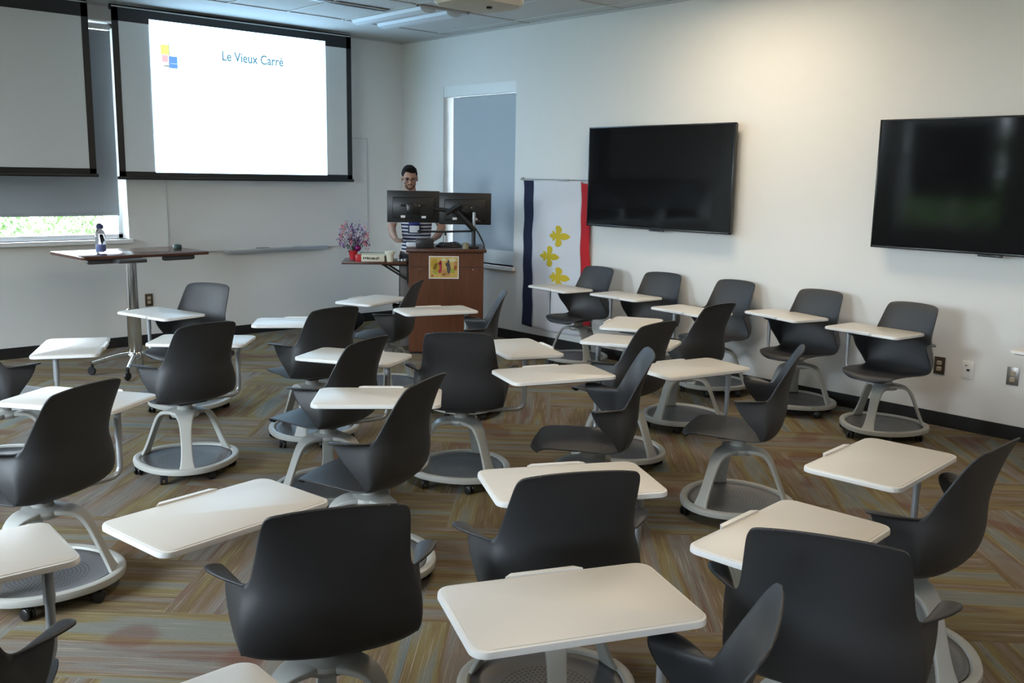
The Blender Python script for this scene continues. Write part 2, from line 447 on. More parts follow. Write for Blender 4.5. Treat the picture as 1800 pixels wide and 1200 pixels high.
# windows (structure): frame, pane, sill
def window(n, axis, pos, sgn, a0, a1, z0, z1, shade_bottom, gap=.08, mull=(), dsh=.12, valance=.10):
    def P(a, z, d): return (pos+sgn*d, a, z) if axis == 'x' else (a, pos+sgn*d, z)
    def S(sa, sz, sd): return (sd, sa, sz) if axis == 'x' else (sa, sd, sz)
    ca, cz = (a0+a1)/2, (z0+z1)/2
    def fr(b):
        box(b, P(a0+.02, cz, .19), S(.04, z1-z0, .06)); box(b, P(a1-.02, cz, .19), S(.04, z1-z0, .06))
        box(b, P(ca, z0+.02, .19), S(a1-a0, .04, .06)); box(b, P(ca, z1-.02, .19), S(a1-a0, .04, .06))
        for mu in mull: box(b, P(mu, cz, .19), S(.045, z1-z0, .055))
    wn = struct(simple('window_%d' % n, fr, m_trim, smooth=False))
    simple('pane', lambda b: box(b, P(ca, cz, .19), S(a1-a0-.06, z1-z0-.06, .006)), m_pane, wn, smooth=False)
    simple('sill', lambda b: box(b, P(ca, z0-.02, .045), S(a1-a0+.05, .04, .17), bev=.004), m_trim, wn, smooth=False)
    return wn
w1 = window(1, 'y', FY, 1, *WF[:2], *WF[2:], 1.28, mull=(1.35, 2.30,))
w2 = window(2, 'x', RX, 1, *WR[:2], *WR[2:], .92)
for k, h in enumerate(WLS): window(3+k, 'x', LX, -1, *h, 1.5, mull=((h[0]+h[1])/2,))  # last one is an added opening that brightens the front wall
GS = 'roller shades on the windows'
def shade(label, axis, pos, sgn, a0, a1, z0, z1, d, val=.1):
    def P(a, z, dd): return (pos+sgn*dd, a, z) if axis == 'x' else (a, pos+sgn*dd, z)
    def S(sa, sz, sd): return (sd, sa, sz) if axis == 'x' else (sa, sd, sz)
    e = empty('roller_shade', P((a0+a1)/2, z0, d)); tag(e, label, 'window shade', GS)
    def lo(v): return tuple(Vector(v)-Vector(e.location))
    simple('shade_cloth', lambda b: box(b, lo(P((a0+a1)/2, (z0+z1)/2, d)), S(a1-a0, z1-z0, .004)), m_shade, e, smooth=False)
    simple('hem_bar', lambda b: box(b, lo(P((a0+a1)/2, z0-.006, d)), S(a1-a0, .028, .012), bev=.003), m_shade, e)
    simple('shade_roller', lambda b: box(b, lo(P((a0+a1)/2, z1+.03, d)), S(a1-a0, .05, .05), bev=.01), m_trim, e)
    return e
shade('grey roller shade behind the projection screens, pulled most of the way down the front window', 'y', FY, 1, WF[0]+.04, WF[1]-.045, 1.29, 2.985, .10)
sh = shade('blue-grey roller shade pulled down inside the tall narrow window behind the lectern', 'x', RX, 1, WR[0]+.02, WR[1]-.03, .93, 2.56, .12)
def val(b): box(b, (RX+.03, (WR[0]+WR[1])/2, 2.615), (.05, WR[1]-WR[0]-.004, .115), bev=.003)
struct(simple('trim_4', val, m_trim, smooth=False))
struct(simple('trim_5', lambda b: box(b, (RX+.125, (WR[0]+WR[1])/2, .845), (.03, WR[1]-WR[0]-.004, .15)), m_trim, smooth=False))
for k, h in enumerate(WLS[2:3]):
    shade(['grey roller shade on the third side wall window from the back, out of the photo'][k], 'x', LX, -1, h[0]+.10, h[1]-.10, 1.50, 2.66, .10)

# outside: lawn and trees
struct(simple('trim_6', lambda b: box(b, (2, 4, -.5), (120, 120, .1)), m_pave, smooth=False))
def blob(b, c, r, seed):
    rn = random.Random(seed)
    for k in range(1500):
        v = Vector((rn.gauss(0, 1), rn.gauss(0, 1), rn.gauss(0, 1))).normalized()*r*rn.uniform(.35, 1)**.7
        p_ = Vector(c)+Vector((v.x, v.y, v.z*.8)); q_ = Quaternion((rn.gauss(0, 1), rn.gauss(0, 1), rn.gauss(0, 1), rn.gauss(0, 1))).normalized(); l_ = r*rn.uniform(.04, .08)
        b.faces.new([b.verts.new(p_+q_ @ Vector(t)*l_) for t in ((-1, 0, 0), (0, -.6, .1), (1, 0, 0), (0, .6, .1))])
trees = [((4.15, 17, .75), .75), ((5.9, 18.6, .65), .6), ((-9, 2, 1.2), 2.2), ((-10, 7.5, 1.4), 2.4), ((-9.5, 12, 1.2), 2.0)]
for k, (c, r) in enumerate(trees):
    lab = ['green tree outside the front window, at the left end of the gap', 'green tree outside the front window, further right', 'tree outside the side windows, nearest the back', 'tree outside the side windows, in the middle', 'tree outside the side windows, nearest the front'][k]
    e = empty('garden_tree', (c[0], c[1], -.45)); tag(e, lab, 'tree', 'trees outside the windows')
    simple('tree_crown', lambda b: blob(b, (0, 0, c[2]+.45), r, k), m_leaf, e)
    simple('tree_trunk', lambda b: tube(b, [(0, 0, 0), (.05, 0, .8), (0, .03, c[2]+.3)], [.16, .12, .08]), m_bark, e)

hg = empty('garden_hedge', (-5.4, 7.5, -.45)); tag(hg, 'dark green clipped hedge outside the side windows', 'hedge')
def hedge(b):
    rn_ = random.Random(2)
    for k in range(9000):
        p_ = Vector((rn_.uniform(-.35, .35), rn_.uniform(-5.5, 5.5), rn_.uniform(0, 2.1))); q_ = Quaternion((rn_.gauss(0, 1), rn_.gauss(0, 1), rn_.gauss(0, 1), rn_.gauss(0, 1))).normalized()
        b.faces.new([b.verts.new(p_+q_ @ Vector(t)*.10) for t in ((-1, 0, 0), (0, -.6, .1), (1, 0, 0), (0, .6, .1))])
simple('hedge_leaves', hedge, m_leaf, hg); simple('hedge_core', lambda b: box(b, (0, 0, 1.0), (.45, 10.8, 2.0)), m_leaf, hg)

# ------------------------------------------------------------------ projection screens
def screen(name, label, x0, x1, yy, zb, lit=False):
    e = empty(name, ((x0+x1)/2, yy, zb)); tag(e, label, 'projection screen', 'pull-down projection screens')
    ox = (x0+x1)/2; W = x1-x0; top = HC-.012-zb
    simple('screen_fabric', lambda b: box(b, (0, 0, (top+.06)/2), (W-.012, .002, top-.09)), m_scr, e, smooth=False)
    def bd(b):
        box(b, (0, -.002, .045), (W-.005, .004, .055)); box(b, (0, -.002, top-.085), (W-.005, .004, .12))
        for s in (-1, 1): box(b, (s*(W/2-.03), -.002, top/2), (.06, .004, top-.05))
    simple('black_border', bd, m_black, e, smooth=False)
    simple('bottom_bar', lambda b: box(b, (0, 0, .012), (W+.03, .035, .03), bev=.006), m_black, e)
    simple('screen_roller', lambda b: tube(b, [(-W/2, .03, top-.024), (W/2, .03, top-.024)], .028), m_black, e)
    return e, ox
s2, _ = screen('projection_screen', 'blank grey pull-down projection screen at the left edge, black borders', .45, 3.12, FY-.20, 1.640)
s1, ox = screen('projection_screen', 'pull-down projection screen showing a bright white slide with a blue title', 3.325, 5.875, FY-.20, 1.620, True)
sx0, sx1, sz0, sz1 = 3.668, 5.552, 1.687, 3.088
yb = -.004
sl = simple('projected_slide', lambda b: box(b, ((sx0+sx1)/2-ox, yb, (sz0+sz1)/2-1.62), (sx1-sx0, .002, sz1-sz0)), m_slide, s1, smooth=False)
def q(b, xa, xb, za, zb): box(b, ((xa+xb)/2-ox, yb-.0022, (za+zb)/2-1.62), (xb-xa, .0015, zb-za))
simple('slide_logo_yellow', lambda b: q(b, 3.765, 3.845, 2.785, 2.875), m_s_yel, sl, smooth=False)
simple('slide_logo_pink', lambda b: q(b, 3.775, 3.835, 2.715, 2.780), m_s_pink, sl, smooth=False)
simple('slide_logo_blue', lambda b: q(b, 3.84, 3.925, 2.665, 2.775), m_s_blue, sl, smooth=False)
def lines(b):
    q(b, 3.86, 4.62, 2.706, 2.712); q(b, 3.70, 3.86, 2.780, 2.784)
simple('slide_line', lines, m_s_line, sl, smooth=False)
simple('slide_line_dark', lambda b: (q(b, 3.845, 3.852, 2.66, 2.905), q(b, 3.79, 3.84, 2.675, 2.690)), m_s_dark, sl, smooth=False)
cu = bpy.data.curves.new('t', 'FONT'); cu.body = 'Le Vieux Carré'; cu.size = .128; cu.extrude = .0006; cu.resolution_u = 8; cu.align_x = 'LEFT'
to = bpy.data.objects.new('slide_title', cu); col.objects.link(to)
evaluated_me = bpy.data.meshes.new_from_object(to.evaluated_get(bpy.context.evaluated_depsgraph_get()))
bpy.data.objects.remove(to)
evaluated_me.materials.clear()
xs = [v.co.x for v in evaluated_me.vertices]; sc = .665/(max(xs)-min(xs))
for v in evaluated_me.vertices: v.co = Vector(((v.co.x-min(xs))*sc+4.382-ox, -v.co.z+yb-.004, v.co.y*1.0+2.785-1.62))
bt = bmesh.new()
for k_, (dx_, dz_) in enumerate(((0, 0), (.0022, 0), (-.0022, 0), (0, .0022), (0, -.0022), (.0016, .0016), (-.0016, -.0016), (.0016, -.0016), (-.0016, .0016))):
    n0 = len(bt.verts); bt.from_mesh(evaluated_me); bt.verts.ensure_lookup_table()
    for v in bt.verts[n0:]: v.co += Vector((dx_, -.00008*k_, dz_))
bt.to_mesh(evaluated_me); bt.free()
link('slide_title', evaluated_me, m_s_text, sl)

# ------------------------------------------------------------------ whiteboard with tray
wb = empty('whiteboard', (5.02, FY-.001, .90)); tag(wb, 'wide whiteboard on the front wall below the lit projection screen', 'whiteboard')
simple('writing_surface', lambda b: box(b, (0, -.008, .60), (2.35, .012, 1.195)), m_wb, wb, smooth=False)
def wbf(b):
    for s in (-1, 1): box(b, (s*1.178, -.009, .60), (.010, .016, 1.21))
    box(b, (0, -.009, -.003), (2.366, .016, .010)); box(b, (0, -.009, 1.203), (2.366, .016, .010))
simple('board_edge', wbf, m_wbf, wb, smooth=False)
mt = simple('marker_tray', lambda b: (box(b, (0, -.045, -.012), (1.19, .075, .012), bev=.004), box(b, (0, -.084, -.006), (1.19, .012, .044), bev=.004)), m_tray, wb)
tag_loc = 0
def tray_item(x, wdt, label, cat, name):
    tag(simple(name, lambda b: box(b, (0, 0, .012), (wdt, .045, .024), bev=.006), m_black, None, (x, FY-.048, .894)), label, cat)
mt.location.x = 0
tray_item(4.845, .15, 'black felt eraser in the whiteboard tray, the left one', 'eraser', 'board_eraser')
tag(simple('dry_marker', lambda b: lathe(b, [(.0, -.075), (.010, -.072), (.010, .04), (.008, .045), (.008, .075), (0, .078)], mt=Matrix.Rotation(R(90), 4, 'Y'), n=14), m_black, None, (5.27, FY-.048, .9055)), 'black marker lying in the whiteboard tray right of the eraser', 'marker')
tag(simple('dry_marker', lambda b: lathe(b, [(.0, -.06), (.009, -.058), (.009, .06), (0, .062)], mt=Matrix.Rotation(R(90), 4, 'Y'), n=14), m_black, None, (5.335, FY-.070, .9045), .06), 'short black marker beside the longer one in the whiteboard tray', 'marker')

# ------------------------------------------------------------------ televisions
def tv(loc, label):
    e = empty('wall_television', loc); tag(e, label, 'television', 'wall televisions')
    W, Hh = 1.61, .905
    simple('tv_housing', lambda b: (box(b, (.028, 0, 0), (.035, W-.01, Hh-.01), bev=.006), box(b, (.06, 0, 0), (.045, W*.7, Hh*.6), bev=.02)), m_tvb, e)
    simple('tv_frame', lambda b: (box(b, (.008, 0, Hh/2-.006), (.022, W, .012), bev=.002), box(b, (.008, 0, -Hh/2+.008), (.022, W, .016), bev=.002),
                                  box(b, (.008, W/2-.006, 0), (.022, .012, Hh), bev=.002), box(b, (.008, -W/2+.006, 0), (.022, .012, Hh), bev=.002)), m_tvb, e)
    simple('tv_screen', lambda b: box(b, (.006, 0, .003), (.010, W-.02, Hh-.024)), m_tv, e, smooth=False)
    simple('sensor_bump', lambda b: box(b, (.008, -.03, -Hh/2-.006), (.018, .16, .016), bev=.004), m_tvb, e)
    simple('wall_bracket', lambda b: box(b, (.088, 0, 0), (.024, .5, .4)), m_mech, e, smooth=False)
    return e
tv((RX-.105, 5.345, 1.715), 'large black wall television right of the flag')
tv((RX-.105, 2.515, 1.695), 'large black wall television at the right edge of the photo')

# ------------------------------------------------------------------ flag
fe = empty('hanging_flag', (RX-.02, 6.66, .17)); tag(fe, 'tall hanging flag, navy white and red, with three yellow fleurs-de-lis, left of the television', 'flag')
FW, FH = .93, 1.50
def flag_pt(u, v):   # u 0..1 from left (far, high y) to right, v 0..1 from top to bottom
    y = .455-.93*u - .035*v*(1-u)*0 + .012*math.sin(v*5+1)*(u-.5) ; z = FH-v*FH*(.985+.02*math.sin(u*3))
    if u > .88: z -= .02
    x = -.010+.007*math.sin(u*17+v*4)*min(1, v*4)+.004*math.sin(v*30+u*5)+.004*math.sin(v*11)
    return Vector((x, y-.04*v*u+.03*v*(1-u)*-1, z))
def flag_part(u0, u1, name, m):
    bm = bmesh.new(); nu = max(4, int((u1-u0)*40)); nv = 60
    g = [[bm.verts.new(flag_pt(u0+(u1-u0)*i/nu, j/nv)) for i in range(nu+1)] for j in range(nv+1)]
    for j in range(nv):
        for i in range(nu): bm.faces.new((g[j][i], g[j][i+1], g[j+1][i+1], g[j+1][i]))
    o = link(name, mesh_of(bm, name), m, fe); md = o.modifiers.new('s', 'SOLIDIFY'); md.thickness = .0015
    evaluated(o, name); return o
flag_part(0, .155, 'navy_stripe', m_navy); fw_ = flag_part(.155, .875, 'white_stripe', m_flagw); flag_part(.875, 1, 'red_stripe', m_flagr)
# fleur-de-lis pointing to the right (towards the red stripe), drawn in (a, c): a along the point, c across
def fleur_polys():
    P = []
    P.append([(.145, 0), (.115, .030), (.07, .046), (.03, .038), (-.03, .012), (-.03, -.012), (.03, -.038), (.07, -.046), (.115, -.030)])       # centre petal
    P.append([(-.14, 0), (-.115, .026), (-.085, .032), (-.055, .016), (-.03, .010), (-.03, -.010), (-.055, -.016), (-.085, -.032), (-.115, -.026)])  # stem foot
    for s in (1, -1):
        P.append([(-.024, s*.004), (.012, s*.030), (.038, s*.066), (.042, s*.100), (.020, s*.132), (-.018, s*.140), (-.046, s*.118), (-.040, s*.096), (-.016, s*.094), (-.012, s*.080), (-.022, s*.060), (-.040, s*.036)])
        P.append([(-.032, s*.008), (-.046, s*.034), (-.072, s*.064), (-.096, s*.062), (-.092, s*.040), (-.066, s*.022), (-.045, s*.004)])
    P.append([(-.048, .036), (-.030, .036), (-.030, -.036), (-.048, -.036)])
    return P
def smooth_poly(P, n=4):
    out = []; N_ = len(P)
    if N_ < 5: return P
    for i_ in range(N_):
        p0, p1, p2, p3 = (Vector((*P[(i_+d_) % N_], 0)) for d_ in (-1, 0, 1, 2))
        for j_ in range(n):
            t = j_/n; v = .5*((2*p1)+(p2-p0)*t+(2*p0-5*p1+4*p2-p3)*t*t+(3*p1-p0-3*p2+p3)*t**3); out.append((v.x, v.y))
    return out
for k, (yy, zz) in enumerate(((6.583, 1.133), (6.708, .925), (6.575, .722))):
    bm = bmesh.new()
    for poly in map(smooth_poly, fleur_polys()):
        vs = [bm.verts.new((0, yy-6.66-a, zz-.17+c*.74)) for a, c in poly]
        f = bm.faces.new(vs)
    bmesh.ops.triangulate(bm, faces=bm.faces[:])
    bmesh.ops.subdivide_edges(bm, edges=bm.edges[:], cuts=1, use_grid_fill=True)
    for v in bm.verts:      # lie on the cloth
        vv = (FH-v.co.z)/FH/.985; uu = (.455-v.co.y-.03*vv)/(.93+.01*vv); v.co.x = flag_pt(uu, vv).x-.0032
    o = link('fleur_de_lis', mesh_of(bm, 'fleur', False), m_gold, fw_); md = o.modifiers.new('s', 'SOLIDIFY'); md.thickness = .001; evaluated(o, 'fleur')
simple('hanging_rod', lambda b: tube(b, [(-.012, .50, FH+.012), (-.012, 0, FH+.014), (-.012, -.46, FH+.012)], .005), m_steelp, fe)
simple('rod_clip', lambda b: (box(b, (-.014, -.12, FH+.012), (.02, .14, .016), bev=.006), box(b, (-.008, .47, FH+.016), (.03, .02, .03), bev=.004)), m_steelp, fe)

# ------------------------------------------------------------------ wall outlets
def outlet(loc, rz, label, mp, mr, kind=0):
    e = empty('wall_outlet', loc, rz); tag(e, label, 'outlet')
    simple('cover_plate', lambda b: box(b, (0, -.003, 0), (.078, .006, .124), bev=.003), mp, e)
    if kind == 0:
        for s in (-1, 1):
            rc = simple('receptacle', lambda b: box(b, (0, -.007, s*.021), (.034, .005, .030), bev=.006), mr, e)
            simple('slot', lambda b: (box(b, (-.007, -.010, s*.021), (.003, .002, .010)), box(b, (.007, -.010, s*.021), (.003, .002, .010))), m_black, rc, smooth=False)
    else:
        simple('jack', lambda b: (box(b, (.004, -.007, 0), (.020, .004, .014)), box(b, (-.012, -.007, .03), (.012, .004, .006))), m_black, e, smooth=False)
    return e
outlet((RX, 2.787, .433), R(-90), 'dark bronze wall outlet beside the right-hand chair of the wall row', m_brass, m_ivory)
outlet((RX, 2.590, .432), R(-90), 'white data outlet plate on the right wall between two power outlets', m_white, m_white, 1)
outlet((RX, 2.295, .437), R(-90), 'steel wall outlet nearest the right edge of the photo', m_steelp, m_ivory)
outlet((3.62, FY, .443), 0, 'bronze wall outlet on the front wall beside the tall table column', m_brass, m_ivory)

# ------------------------------------------------------------------ ceiling fixtures
def fixture(loc, label, lit=False):
    e = empty('ceiling_light', loc); tag(e, label, 'ceiling light', 'recessed ceiling lights')
    def fr(b):
        for s in (-1, 1): box(b, (s*.296, 0, -.004), (.012, 1.2, .014)); box(b, (0, s*.594, -.004), (.604, .012, .014))
    simple('light_frame', fr, m_gridw, e, smooth=False)
    simple('reflector_pan', lambda b: box(b, (0, 0, -.001), (.58, 1.176, .003)), m_gridw, e, smooth=False)
    for s in (-1, 1):
        def df(b):
            pr = [(-.09, 0), (-.075, -.028), (-.03, -.046), (.03, -.046), (.075, -.028), (.09, 0)]
            A = [b.verts.new((s*.15+x, -.56, z-.001)) for x, z in pr]; B = [b.verts.new((s*.15+x, .56, z-.001)) for x, z in pr]
            for i in range(len(pr)-1): b.faces.new((A[i], A[i+1], B[i+1], B[i]))
            b.faces.new(A); b.faces.new(B)
        simple('diffuser', df, m_lamp if lit else m_lens, e, smooth=False)
    return e
fixture((5.60, 7.68, HC), 'switched-off recessed ceiling light with two white diffusers near the front right corner')
for xy, pw, lab in (((5.60, 4.30), 18, 'lit recessed ceiling light above the chairs by the right wall'),
                    ((5.60, .9), 4, 'lit recessed ceiling light at the back right'),
                    ((2.30, 2.3), 11, 'lit recessed ceiling light in the middle of the room'),
                    ((2.30, -.9), 8, 'lit recessed ceiling light at the back left')):
    f = fixture((*xy, HC), lab, True)
    area('lamp_light', (0, 0, -.055), (0, 0, -1), .5, 1.1, pw, WARM, f)
def slot(x, y, L_, label):
    e = empty('ceiling_slot_vent', (x, y, HC)); tag(e, label, 'air vent', 'ceiling slot vents')
    simple('vent_frame', lambda b: box(b, (0, 0, -.001), (L_, .09, .008)), m_gridw, e, smooth=False)
    simple('vent_slot', lambda b: box(b, (0, 0, -.006), (L_-.03, .045, .004)), m_black, e, smooth=False)
slot(4.70, 7.55, 1.2, 'long dark slot vent in the ceiling left of the front ceiling light')
# projector
pe = empty('ceiling_projector', (3.545, 4.17, 2.63), R(0)); tag(pe, 'cream ceiling projector hanging at the top edge of the photo', 'projector')
simple('projector_body', lambda b: (prism(b, rrect(.42, .36, .07), .0, .15, bev=.025, seg=4)), m_proj, pe)
simple('projector_lens', lambda b: lathe(b, [(.045, -.01), (.045, .02), (.03, .022), (0, .012)], mt=Matrix.Rotation(R(-90), 4, 'X'), c=(.06, .18, .07)), m_black, pe)
simple('foot_knob', lambda b: lathe(b, [(0, -.01), (.016, -.01), (.016, .004), (0, .006)], c=(.05, -.03, 0)), m_black, pe)
simple('mount_pole', lambda b: (tube(b, [(0, 0, .15), (0, 0, HC-2.63)], .02), lathe(b, [(0, -.02), (.08, -.02), (.08, 0), (0, .0)], c=(0, 0, HC-2.63))), m_white, pe)

# ------------------------------------------------------------------ chair prototype
g_WX, g_WY, g_NX, g_NY = .305, -.013, .213, -.148
def shell_mesh():
    prof = [(.283, .412), (.276, .432), (.245, .450), (.19, .455), (.12, .450), (.05, .443), (-.02, .433), (-.09, .425), (-.145, .429), (-.192, .452),
            (-.215, .507), (-.226, .555), (-.230, .605), (-.231, .650), (-.236, .700), (-.245, .750), (-.257, .800), (-.270, .845), (-.279, .872), (-.286, .886), (-.291, .896)]
    half = [.120, .165, .195, .212, .220, .224, .226, .229, .234, .240, .244, .240, .230, .214, .204, .198, .192, .187, .180, .166, .136]
    wrap = [0, 0, 0, 0, 0, 0, 0, 0, .015, .040, .065, .080, .088, .088, .070, .052, .036, .023, .014, .010, .008]
    lift = [0, .0, .002, .004, .008, .012, .016, .022, .030, .034, .028, .016, .006, 0, 0, 0, 0, 0, -.001, -.003, -.010]
    nc = 6; W0 = 8; W1 = 13
    wl = {8: .012, 9: .045, 10: .085, 11: .120, 12: .148, 13: .166}
    bm = bmesh.new(); grid_ = []
    for r, (y, z) in enumerate(prof):
        row = {}
        for c in range(-nc, nc+1):
            t = c/nc; x = half[r]*math.sin(t*1.25)/math.sin(1.25) if r > 7 else half[r]*t
            yy = y + wrap[r]*abs(t)**2.0; zz = z + lift[r]*t*t
            if r <= 2: yy -= (.035, .028, .012)[r]*t*t
            row[c] = bm.verts.new((x, yy, zz))
        if W0 <= r <= W1:
            ex, ey, ez = half[r], y+wrap[r], z+lift[r]
            L_ = wl[r]; k = (r-W0)/(W1-W0)
            dx, dy = .12+.10*k, .98-.02*k
            for s in (-1, 1):
                for j in (1, 2, 3, 4):
                    t = j/4
                    fl = .010*(k**3)*t           # outward flare of the arm rim
                    row[s*(nc+j)] = bm.verts.new((s*(ex+L_*t*dx*(.75+.25*t)+fl), ey+L_*t*dy, ez+.012*k*math.sin(t*PI/2)-(0 if k < 1 else .0)))
        grid_.append(row)
    # soft roll-out of the rim on the last arm row
    for r in range(len(prof)-1):
        a, b = grid_[r], grid_[r+1]
        cs = sorted(set(a) & set(b))
        for c0, c1 in zip(cs, cs[1:]):
            if c1-c0 == 1: bm.faces.new((a[c0], a[c1], b[c1], b[c0]))
    # extra lip at the arm top: a narrow flange bending outwards
    for s in (-1, 1):
        prev = None
        for j in (1, 2, 3, 4):
            v = grid_[W1][s*(nc+j)]; t = j/4
            nv = bm.verts.new(v.co+Vector((s*(.014+.052*min(1, t/.6)), -.010*t, .004-.004*t)))
            if prev: bm.faces.new((prev[0], v, nv, prev[1]))
            else: bm.faces.new((grid_[W1][s*nc], v, nv))
            prev = (v, nv)
    bmesh.ops.recalc_face_normals(bm, faces=bm.faces)
    me = bpy.data.meshes.new('shell'); bm.to_mesh(me); bm.free()
    for p in me.polygons: p.use_smooth = True
    me.materials.append(m_shell)
    return me
def sweep_rect(b, pts, widths, thick, ang):
    """pts (r,z) in radial plane at angle ang"""
    ca, sa = math.cos(ang), math.sin(ang); rings = []
    n = len(pts)
    for i, (r, z) in enumerate(pts):
        p0, p1 = pts[max(i-1, 0)], pts[min(i+1, n-1)]
        t = Vector((p1[0]-p0[0], p1[1]-p0[1])).normalized(); nn = Vector((-t.y, t.x))
        w_ = widths[i]/2; th = thick[i]/2
        ring = []
        for sx, sy in ((-1, -1), (-.86, -1.25), (.86, -1.25), (1, -1), (1, 1), (.86, 1.25), (-.86, 1.25), (-1, 1)):
            rr = r+nn.x*th*sy*.8; zz = z+nn.y*th*sy*.8; tx = sx*w_
            ring.append(b.verts.new((ca*rr-sa*tx, sa*rr+ca*tx, zz)))
        rings.append(ring)
    for a, c in zip(rings, rings[1:]):
        for k in range(8): b.faces.new((a[k], a[(k+1) % 8], c[(k+1) % 8], c[k]))
    b.faces.new(rings[0]); b.faces.new(rings[-1][::-1])
def ring_r(a): return .283+.012*math.cos(3*(a-PI/2))
def make_chair():
    root = empty('tablet_arm_chair', (0, 0, 0))
    # ring
    def ringf(b):
        n = 72; prof = [(-.034, .080), (-.027, .089), (-.006, .093), (.004, .088), (.007, .076), (.003, .060), (-.006, .058), (-.026, .064), (-.033, .070)]
        R_ = [[b.verts.new(((ring_r(2*PI*i/n)+p[0])*math.cos(2*PI*i/n), (ring_r(2*PI*i/n)+p[0])*math.sin(2*PI*i/n), p[1])) for p in prof] for i in range(n)]
        for i in range(n):
            a, c = R_[i], R_[(i+1) % n]
            for k in range(len(prof)): b.faces.new((a[k], c[k], c[(k+1) % len(prof)], a[(k+1) % len(prof)]))
    simple('base_ring', ringf, m_frame, root)
    def trayf(b):
        n = 72; rr = (0, .03, .12, .18, .225, .246); zz = (.062, .062, .063, .066, .071, .079)
        R_ = [[b.verts.new(((r*(ring_r(2*PI*i/n)/.283))*math.cos(2*PI*i/n), (r*(ring_r(2*PI*i/n)/.283))*math.sin(2*PI*i/n), z)) for r, z in zip(rr[1:], zz[1:])] for i in range(n)]
        for i in range(n):
            a, c = R_[i], R_[(i+1) % n]
            for k in range(len(rr)-2): b.faces.new((a[k], c[k], c[k+1], a[k+1]))
        b.faces.new([x[0] for x in R_])
    tr = simple('storage_tray', trayf, m_perf, root); md = tr.modifiers.new('s', 'SOLIDIFY'); md.thickness = .004; evaluated(tr, 'tray')
    pts = [(.03, .348), (.08, .349), (.122, .343), (.155, .322), (.180, .275), (.208, .205), (.236, .135), (.258, .088), (.266, .070)]
    wd = [.12, .115, .090, .072, .062, .058, .062, .080, .10]; th = [.026, .024, .022, .022, .020, .018, .018, .018, .016]
    for k in range(3):
        lg = simple('base_leg', lambda b: sweep_rect(b, pts, wd, th, R(90+120*k)), m_frame, root)
        md = lg.modifiers.new('s', 'SUBSURF'); md.levels = 2; md.render_levels = 2; evaluated(lg, 'leg')
    simple('swivel_hub', lambda b: lathe(b, [(0, .325), (.075, .327), (.085, .345), (.082, .358), (.06, .364), (.043, .368), (.040, .385), (.046, .405), (.05, .408), (0, .409)], n=36), m_frame, root)
    # casters
    bmc = bmesh.new()
    lathe(bmc, [(0, .030), (.013, .030), (.013, .062), (0, .062)], n=14); box(bmc, (0, -.010, .040), (.022, .040, .022), bev=.006)
    cm = mesh_of(bmc, 'caster'); cm.materials.append(m_black)
    bmw = bmesh.new()
    for s in (-1, 1): lathe(bmw, [(0, -.007), (.020, -.007), (.0245, -.004), (.0245, .004), (.020, .007), (0, .007)], c=(s*.013, -.014, .0248), mt=Matrix.Rotation(R(90), 4, 'Y'), n=22)
    wm = mesh_of(bmw, 'wheel'); wm.materials.append(m_rubber)
    for k in range(6):
        a = R(90+30+60*k); r = ring_r(a)-.030
        c = link('caster', cm, None, root, (r*math.cos(a), r*math.sin(a), 0), R(37*k))
        link('caster_wheel', wm, None, c)
    sh = link('seat_shell', shell_mesh(), None, root)
    md = sh.modifiers.new('a', 'SUBSURF'); md.levels = 2; md.render_levels = 2
    md = sh.modifiers.new('b', 'SOLIDIFY'); md.thickness = .006; md.offset = 0
    evaluated(sh, 'shell')
    simple('seat_mechanism', lambda b: (box(b, (0, 0, .420), (.17, .20, .022), bev=.006), box(b, (.05, .06, .405), (.10, .02, .010), bev=.003)), m_mech, sh)
    L_ = .368
    arm = simple('tablet_support_arm', lambda b: (tube(b, fillet([(0, .05, .398), (0, .20, .396), (0, L_, .392), (0, L_, .685)], .055, 8), .0125, 16),
                                              tube(b, [(0, L_, .560), (0, L_, .688)], .0155, 16), box(b, (0, .06, .398), (.06, .07, .018), bev=.005)), m_arm, root)
    # tablet (origin at its centre)
    tab = simple('tablet', lambda b: prism(b, rrect(.556, .334, .034, 8), .7000, .7114, bev=.0015, seg=2), m_tab, root)
    def rim(b):
        out = rrect(.572, .350, .040, 8); inn = rrect(.546, .324, .029, 8); n = len(out)
        lv = [(out, .6935), (out, .7035), ([(x*.995, y*.993) for x, y in out], .7085), (inn, .7112), (inn, .705)]
        V = [[b.verts.new((x, y, z)) for x, y in P] for P, z in lv]
        for a, c in zip(V, V[1:]):
            for i in range(n): b.faces.new((a[i], a[(i+1) % n], c[(i+1) % n], c[i]))
    simple('tablet_edge', rim, m_rim, tab)
    simple('grip_lip', lambda b: prism(b, [(-.105, .168), (.105, .168), (.085, .186), (-.085, .186)], .697, .7165, bev=.002), m_rim, tab)
    simple('tablet_underplate', lambda b: prism(b, rrect(.530, .310, .03, 5), .6860, .6945), m_under, tab)
    return root, sh, arm, tab
